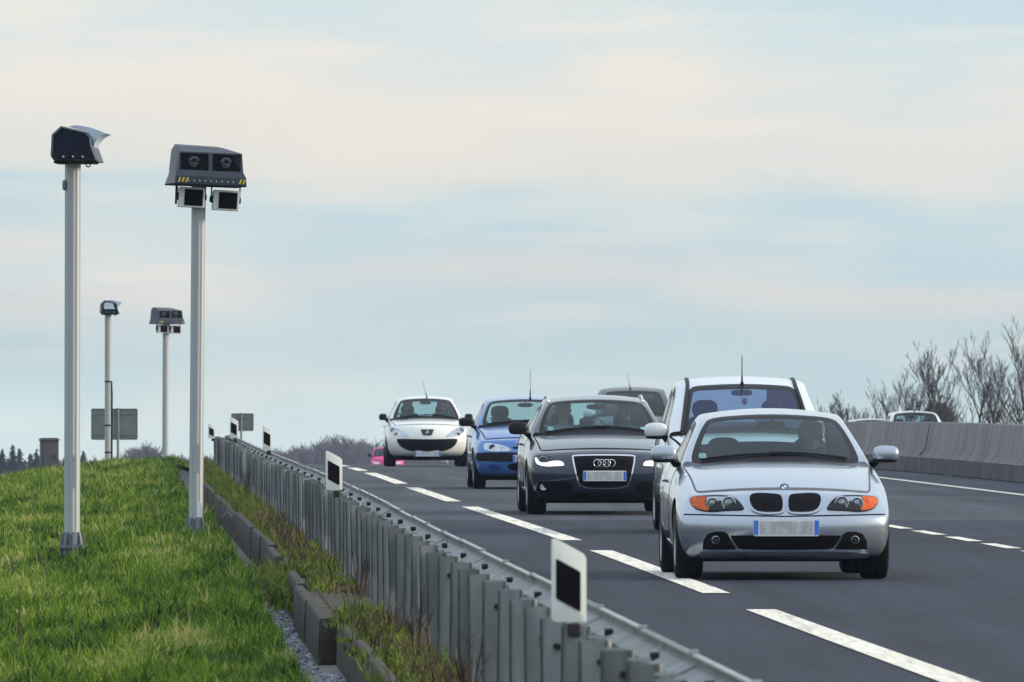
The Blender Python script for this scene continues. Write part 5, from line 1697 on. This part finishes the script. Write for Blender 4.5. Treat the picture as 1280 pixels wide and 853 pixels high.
# ================================================================== SPEED CAMERA MASTS
pole_m = mat('pole_aluminium', (.38, .41, .43), rough=.45, metal=.25, var=.06, nscale=4, stretch=(1, 1, .12))
shoe_m = mat('pole_foot_steel', (.16, .185, .235), rough=.6, metal=.3, var=.25, nscale=10)
house_m = mat('camera_housing', (.028, .039, .060), rough=.42, var=.14, spec=.35, nscale=7)
face_m = mat('camera_housing_panel', (.010, .014, .030), rough=.7, var=.25, nscale=30, spec=.2)
visor_m = mat('visor_white_blue', (.55, .66, .80), rough=.35, var=.06)
win_m = glass('camera_window', (.84, .87, .90), .12)
black_m = mat('flash_panel_black', (.003, .003, .005), rough=.8, var=.2, spec=.05)
frame_m = mat('flash_frame_grey', (.62, .63, .61), rough=.5, var=.08, nscale=9)
yellow_m = mat('hazard_yellow', (.55, .46, .03), rough=.5, var=.08)
lensb_m = mat('camera_lens', (.03, .035, .05), rough=.12, var=.1, coat=1)
def pole(root, r, h, lean=0.0, foot=True):
    sec = []
    n = 8
    for k in range(n):      # eight-sided pole with a shallow groove in each face
        a0 = 2 * math.pi * (k + .5) / n
        for d, rr in ((-.36, 1.0), (-.14, .955), (-.10, .925), (.10, .925), (.14, .955), (.36, 1.0)):
            a = a0 + d * 2 * math.pi / n
            sec.append((r * rr * math.cos(a), r * rr * math.sin(a)))
    mb = MB(); m = len(sec)
    vs = [(x, y, -.25) for x, y in sec] + [(x + lean * h, y, h) for x, y in sec]
    mb.add(vs, [(i, (i + 1) % m, m + (i + 1) % m, m + i) for i in range(m)] + [tuple(range(m, 2 * m))])
    mb.build('pole', pole_m, root)
    if foot:
        mb = MB()
        mb.box((0, 0, .05), (r * 3.0, r * 3.0, .03))
        for k in range(8):
            a = 2 * math.pi * k / 8 + .2; c, s = math.cos(a), math.sin(a); w_ = .012
            q = [(r * .9 * c, r * .9 * s, -.1), (r * 1.65 * c, r * 1.65 * s, -.1), (r * 1.5 * c, r * 1.5 * s, .08), (r * 1.22 * c, r * 1.22 * s, .185), (r * .9 * c, r * .9 * s, .185)]
            vs = [(x - s * w_, y + c * w_, z) for x, y, z in q] + [(x + s * w_, y - c * w_, z) for x, y, z in q]
            mb.add(vs, [(0, 1, 2, 3, 4), (9, 8, 7, 6, 5)] + [(i, i + 5, (i + 1) % 5 + 5, (i + 1) % 5) for i in range(5)])
        mb.lathe([(r * 1.14, -.1), (r * 1.14, .165), (r * .9, .17)], 16)
        mb.build('foot', shoe_m, root)
def head_front(head):
    """wide housing with two windows, lamps hang below; faces local -y; origin at the middle of its underside"""
    # side profile (y, z), swept across x with slanted ends
    X = (.365, .352, .335, .328, .30, .27)
    prof = [(-.27, .0), (-.27, .075), (-.235, .135), (-.205, .335), (-.02, .405), (.20, .425), (.27, .36), (.285, .11), (.29, .0)]
    hw = [.385, .378, .352, .338, .322, .312, .335, .350, .385]
    hr = [.385, .378, .352, .338, .17, .15, .30, .345, .385]
    mb = MB(); n = len(prof)
    vs = [(-w, y, z) for (y, z), w in zip(prof, hw)] + [(w, y, z - (.012 if z > .4 else 0)) for (y, z), w in zip(prof, hr)]
    fs = [tuple(range(n - 1, -1, -1)), tuple(range(n, 2 * n))]
    for i in range(n):
        j = (i + 1) % n
        if i != 2: fs.append((i, j, n + j, n + i))
    mb.add(vs, fs)
    # front face with two openings
    zt, zb = .335, .135
    def F3(x, z):   # on the front plane
        f = (z - zb) / (zt - zb); return (x, seq(-.235, -.205, f), z)
    wl, wr = .352, .352
    wins = [(-.325, -.022), (.022, .322)]
    z0, z1 = .142, .320
    xs = [-.352, -.325, -.022, .022, .322, .352]
    def edge(i, z):
        x = xs[i]
        if i in (0, 5): x = math.copysign(seq(.352, .338, (z - zb) / (zt - zb)), x)
        return F3(x, z - (0.0))
    zz = [zb, z0, z1, zt]
    grid = {}
    for i in range(6):
        for k in range(4):
            grid[i, k] = edge(i, zz[k])
    for i in range(5):
        for k in range(3):
            if k == 1 and i in (1, 3): continue
            mb.add([grid[i, k], grid[i + 1, k], grid[i + 1, k + 1], grid[i, k + 1]], [(0, 1, 2, 3)])
    bmh = mb.build('housing', house_m, head, fixn=True)
    # dark boxes behind the openings
    for (x0, x1) in wins:
        mb = MB()
        a = [F3(x0, z0), F3(x1, z0), F3(x1, z1), F3(x0, z1)]; b = [(p[0] * .95, p[1] + .17, p[2]) for p in a]
        mb.add(a + b, [(4, 5, 6, 7), (0, 1, 5, 4), (1, 2, 6, 5), (2, 3, 7, 6), (3, 0, 4, 7)])
        w_ = mb.build('window', black_m, head)
        cx = (x0 + x1) / 2 + .01
        mb = MB(); M = Matrix.Translation((cx, -.12, .225))
        mb.lathe([(.046, .09), (.046, -.03), (.040, -.034), (.036, -.02)], 20, 0, M, 'y'); mb.lathe([(.036, -.02), (.02, -.006), (.0005, -.002)], 20, 1, M, 'y')
        l_ = mb.build('lens', [mat('lens_barrel', (.30, .33, .38), rough=.4, metal=.3), lensb_m], w_, smooth='auto')
        mb = MB()   # curved pale shade above the lens
        arc = [(cx + .055 * math.cos(a), .225 + .055 * math.sin(a)) for a in np.linspace(.35, math.pi - .35, 10)]
        vs = [(x, -.165, z) for x, z in arc] + [(x, -.05, z + .0) for x, z in arc] + [(x, -.165, z + .008) for x, z in arc]
        mb.add(vs, [(i, i + 1, 11 + i, 10 + i) for i in range(9)] + [(i, 20 + i, 21 + i, i + 1) for i in range(9)])
        mb.build('lens_shade', visor_m, w_)
        mb = MB(); d = .006
        mb.add([(p[0], p[1] - d + .01, p[2]) for p in a], [(0, 1, 2, 3)]); mb.build('pane', win_m, w_, fixn=False)
    # lower rim, hazard stripes, rivets
    mb = MB(); mb.box((0, .01, -.008), (.775, .57, .016)); mb.build('base_rim', face_m, head, bevel=.004)
    mb = MB()
    for x0 in (-.355, -.315, -.275, None, .300, .338):
        if x0 is None:
            mb.build('hazard_stripe', yellow_m, head); mb = MB(); continue
        mb.add([(x0, -.2735, .012), (x0 + .017, -.2735, .012), (x0 + .036, -.2735, .060), (x0 + .019, -.2735, .060)], [(0, 1, 2, 3)])
        mb.add([(x0, -.2715, .012), (x0 + .017, -.2715, .012), (x0 + .036, -.2715, .060), (x0 + .019, -.2715, .060)], [(3, 2, 1, 0)])
    mb.build('hazard_stripe', yellow_m, head)
    mb = MB()
    for k in range(9):
        x = -.24 + .06 * k; M = Matrix.Translation((x, -.272, .03))
        mb.lathe([(.007, .0), (.006, -.004), (.0005, -.006)], 8, 0, M, 'y')
    mb.build('rivet', frame_m, head)
    for x, dz in ((-.165, -.0), (.205, -.018)):
        fb = empty('flash_box', (x, -.06, -.145 + dz)); fb.parent = head; fb.rotation_euler = (0, .02, -.10)
        mb = MB(); mb.box((0, .03, 0), (.265, .20, .205)); mb.box((0, -.078, 0), (.275, .03, .215)); mb.build('frame', frame_m, fb, bevel=.008)
        mb = MB(); mb.box((.018, -.0945, .0), (.195, .008, .172)); mb.build('panel', black_m, fb)
        for sg in (-1, 1):
            mb = MB(); mb.tube([(sg * .135, .03, .01), (sg * .165, .03, .01)], [.045, .030], 14); mb.build('hinge', face_m, fb)
            mb = MB(); mb.box((sg * .150, .03, .075), (.012, .05, .16)); mb.build('bracket', shoe_m, fb)
    mb = MB(); mb.box((-.325, -.05, -.11), (.018, .03, .22)); mb.build('drop_rod', face_m, head)
def head_side(head, k=1.0, panel=None):
    """same housing turned side on with a white visor to +x; origin on the underside above the pole"""
    ol = [(-.145, 0), (-.182, .052), (-.172, .252), (-.085, .332), (.155, .275), (.198, .228), (.205, .152), (.262, .0)]
    ol = [(x * k, z * k) for x, z in ol]
    mb = MB(); n = len(ol); D = .30
    inn = [(x * .90 + .004, z * .90 + .015) for x, z in ol]
    vs = [(x, -D + .03, z) for x, z in ol] + [(x, D, z) for x, z in ol] + [(x, -D, z) for x, z in inn] + [(x, -D + .012, z) for x, z in [(a * .97, c * .97 + .004) for a, c in inn]]
    fs = [(i, (i + 1) % n, n + (i + 1) % n, n + i) for i in range(n)] + [(2 * n + i, 2 * n + (i + 1) % n, (i + 1) % n, i) for i in range(n)] + [(3 * n + i, 3 * n + (i + 1) % n, 2 * n + (i + 1) % n, 2 * n + i) for i in range(n)]
    fs += [tuple(range(2 * n - 1, n - 1, -1))]
    mb.add(vs, fs); mb.add([vs[3 * n + i] for i in range(n)], [tuple(range(n))], 1)
    mb.build('housing', [house_m, face_m], head)
    if panel:
        mb = MB(); pz = [(x * .62 - .01, z * .50 + .12 * k) for x, z in ol]; mb.prism(pz, -D - .004, -D + .02); mb.build('panel', panel, head)
    mb = MB()
    for x in (-.06, .03, .12):
        M = Matrix.Translation((x * k, -D + .006, .045 * k)); mb.lathe([(.010, .006), (.009, -.004), (.0005, -.006)], 8, 0, M, 'y')
    mb.build('rivet', frame_m, head)
    # curved visor shell over the window side
    top = [(-.02, .328), (.06, .334), (.14, .327), (.24, .300), (.33, .268)]
    low = [(.16, .272), (.20, .225), (.215, .150), (.235, .205), (.27, .240), (.33, .266)]
    pts = [(-.02, .326), (.03, .338), (.10, .334), (.18, .318), (.26, .292), (.335, .262), (.285, .240), (.245, .205), (.222, .165), (.214, .135), (.200, .228), (.155, .280)]
    pts = [(x * k, z * k) for x, z in pts]
    m = len(pts); mb = MB()
    vs = [(x, -.24 * (1 if z > .2 * k else .8), z) for x, z in pts] + [(x, .26, z) for x, z in pts]
    mb.add(vs, [tuple(range(m)), tuple(range(2 * m - 1, m - 1, -1))] + [(i, i + m, (i + 1) % m + m, (i + 1) % m) for i in range(m)])
    mb.build('visor', visor_m, head, smooth='auto')
    mb = MB(); mb.box((.03 * k, 0, -.006), (.37 * k, .5, .016)); tor = [(.16 * k, -.2 + .0, -.03) for _ in range(1)]
    tor = [(.165 * k + .02 * math.cos(a), -.22, -.03 + .02 * math.sin(a)) for a in np.linspace(0, 2 * math.pi, 13)]; mb.tube(tor, .006, 6, cap=False)
    mb.build('base_rim', face_m, head)
def mast(label, px, pb, pt, Y, r, lean, kind, rz, hx=0.0, tilt=0.0, scale=1.0, foot=True, panel=None, extra=False):
    b = at(px, pb, Y); h = (pb - pt) * Y / F
    root = empty('speed_camera_mast', b); tag(root, label, 'speed camera', 'speed camera masts on the verge')
    pole(root, r, h, lean, foot)
    hd = empty('camera_head', (hx + lean * h, 0, h), rz=rz, ry=tilt); hd.parent = root; hd.scale = (scale,) * 3
    if kind == 'front': head_front(hd)
    else: head_side(hd, 1.0, panel)
    if extra:
        mb = MB()
        for z in (extra): mb.lathe([(r * 1.03, z - .02), (r * 1.08, z - .01), (r * 1.08, z + .01), (r * 1.03, z + .02)], 14)
        mb.tube([(r * 1.1, -.02, extra[-1]), (r * 1.25, -.02, extra[-1] - .3), (r * 1.2, -.02, .05)], .02, 6)
        mb.build('cable_clamp', face_m, root)
    return root
m1 = mast('tall grey mast with dark side-on camera housing and white visor, nearest pole', 90, 690, 203, 103, .0745, .0021, 'side', -.06, hx=.0, scale=1.0)
m2 = mast('tall grey mast with double-window camera housing and two flash boxes below', 244.5, 669, 231, 115, .0735, .0086, 'front', .22, hx=.075, tilt=.035, scale=.985)
mast('far mast with small side-on camera head, in front of the wide sign back', 135, 584, 393, 265, .078, 0, 'side', .10, scale=1.0, foot=False, panel=visor_m, extra=(1.0, .35, 2.05))
mast('far mast with small double-window camera head, turned towards the road', 206.5, 582, 404.5, 275, .076, .004, 'front', .48, hx=.03, scale=.95, foot=False)

mb = MB(); rounded(mb, (-.072, -.045, 3.42), (.035, .05, .10), p=2.6); mb.build('cable_gland', shoe_m, m1, smooth=True)
for m_, rz_ in ((m1, .75), (m2, .8)):
    mb = MB(); mb.box((.012, -.0725, rz_), (.05, .006, .30)); h_ = mb.build('hatch', pole_m, m_)
    mb = MB(); mb.lathe([(.007, 0), (.006, -.004), (.0005, -.005)], 8, 0, Matrix.Translation((.012, -.0755, rz_ + .11)), 'y'); mb.build('screw', shoe_m, h_)
mb = MB(); mb.box((.038, -.068, .26), (.05, .008, .15)); mb.build('sticker', vign_w, m2)
# ------------------------------------------------------------------ air
mb = MB(); mb.box((0, 910, 30), (900, 3500, 110))
hz = mb.build('haze', [])
hm = bpy.data.materials.new('haze_air'); hm.use_nodes = True
t = hm.node_tree
for n in list(t.nodes): t.nodes.remove(n)
o = t.nodes.new('ShaderNodeOutputMaterial'); v = t.nodes.new('ShaderNodeVolumePrincipled')
v.inputs['Color'].default_value = (.46, .57, .84, 1); v.inputs['Density'].default_value = .00014; v.inputs['Anisotropy'].default_value = .1
t.links.new(v.outputs[0], o.inputs['Volume'])
hz.data.materials.append(hm); tag(hz, kind='stuff')
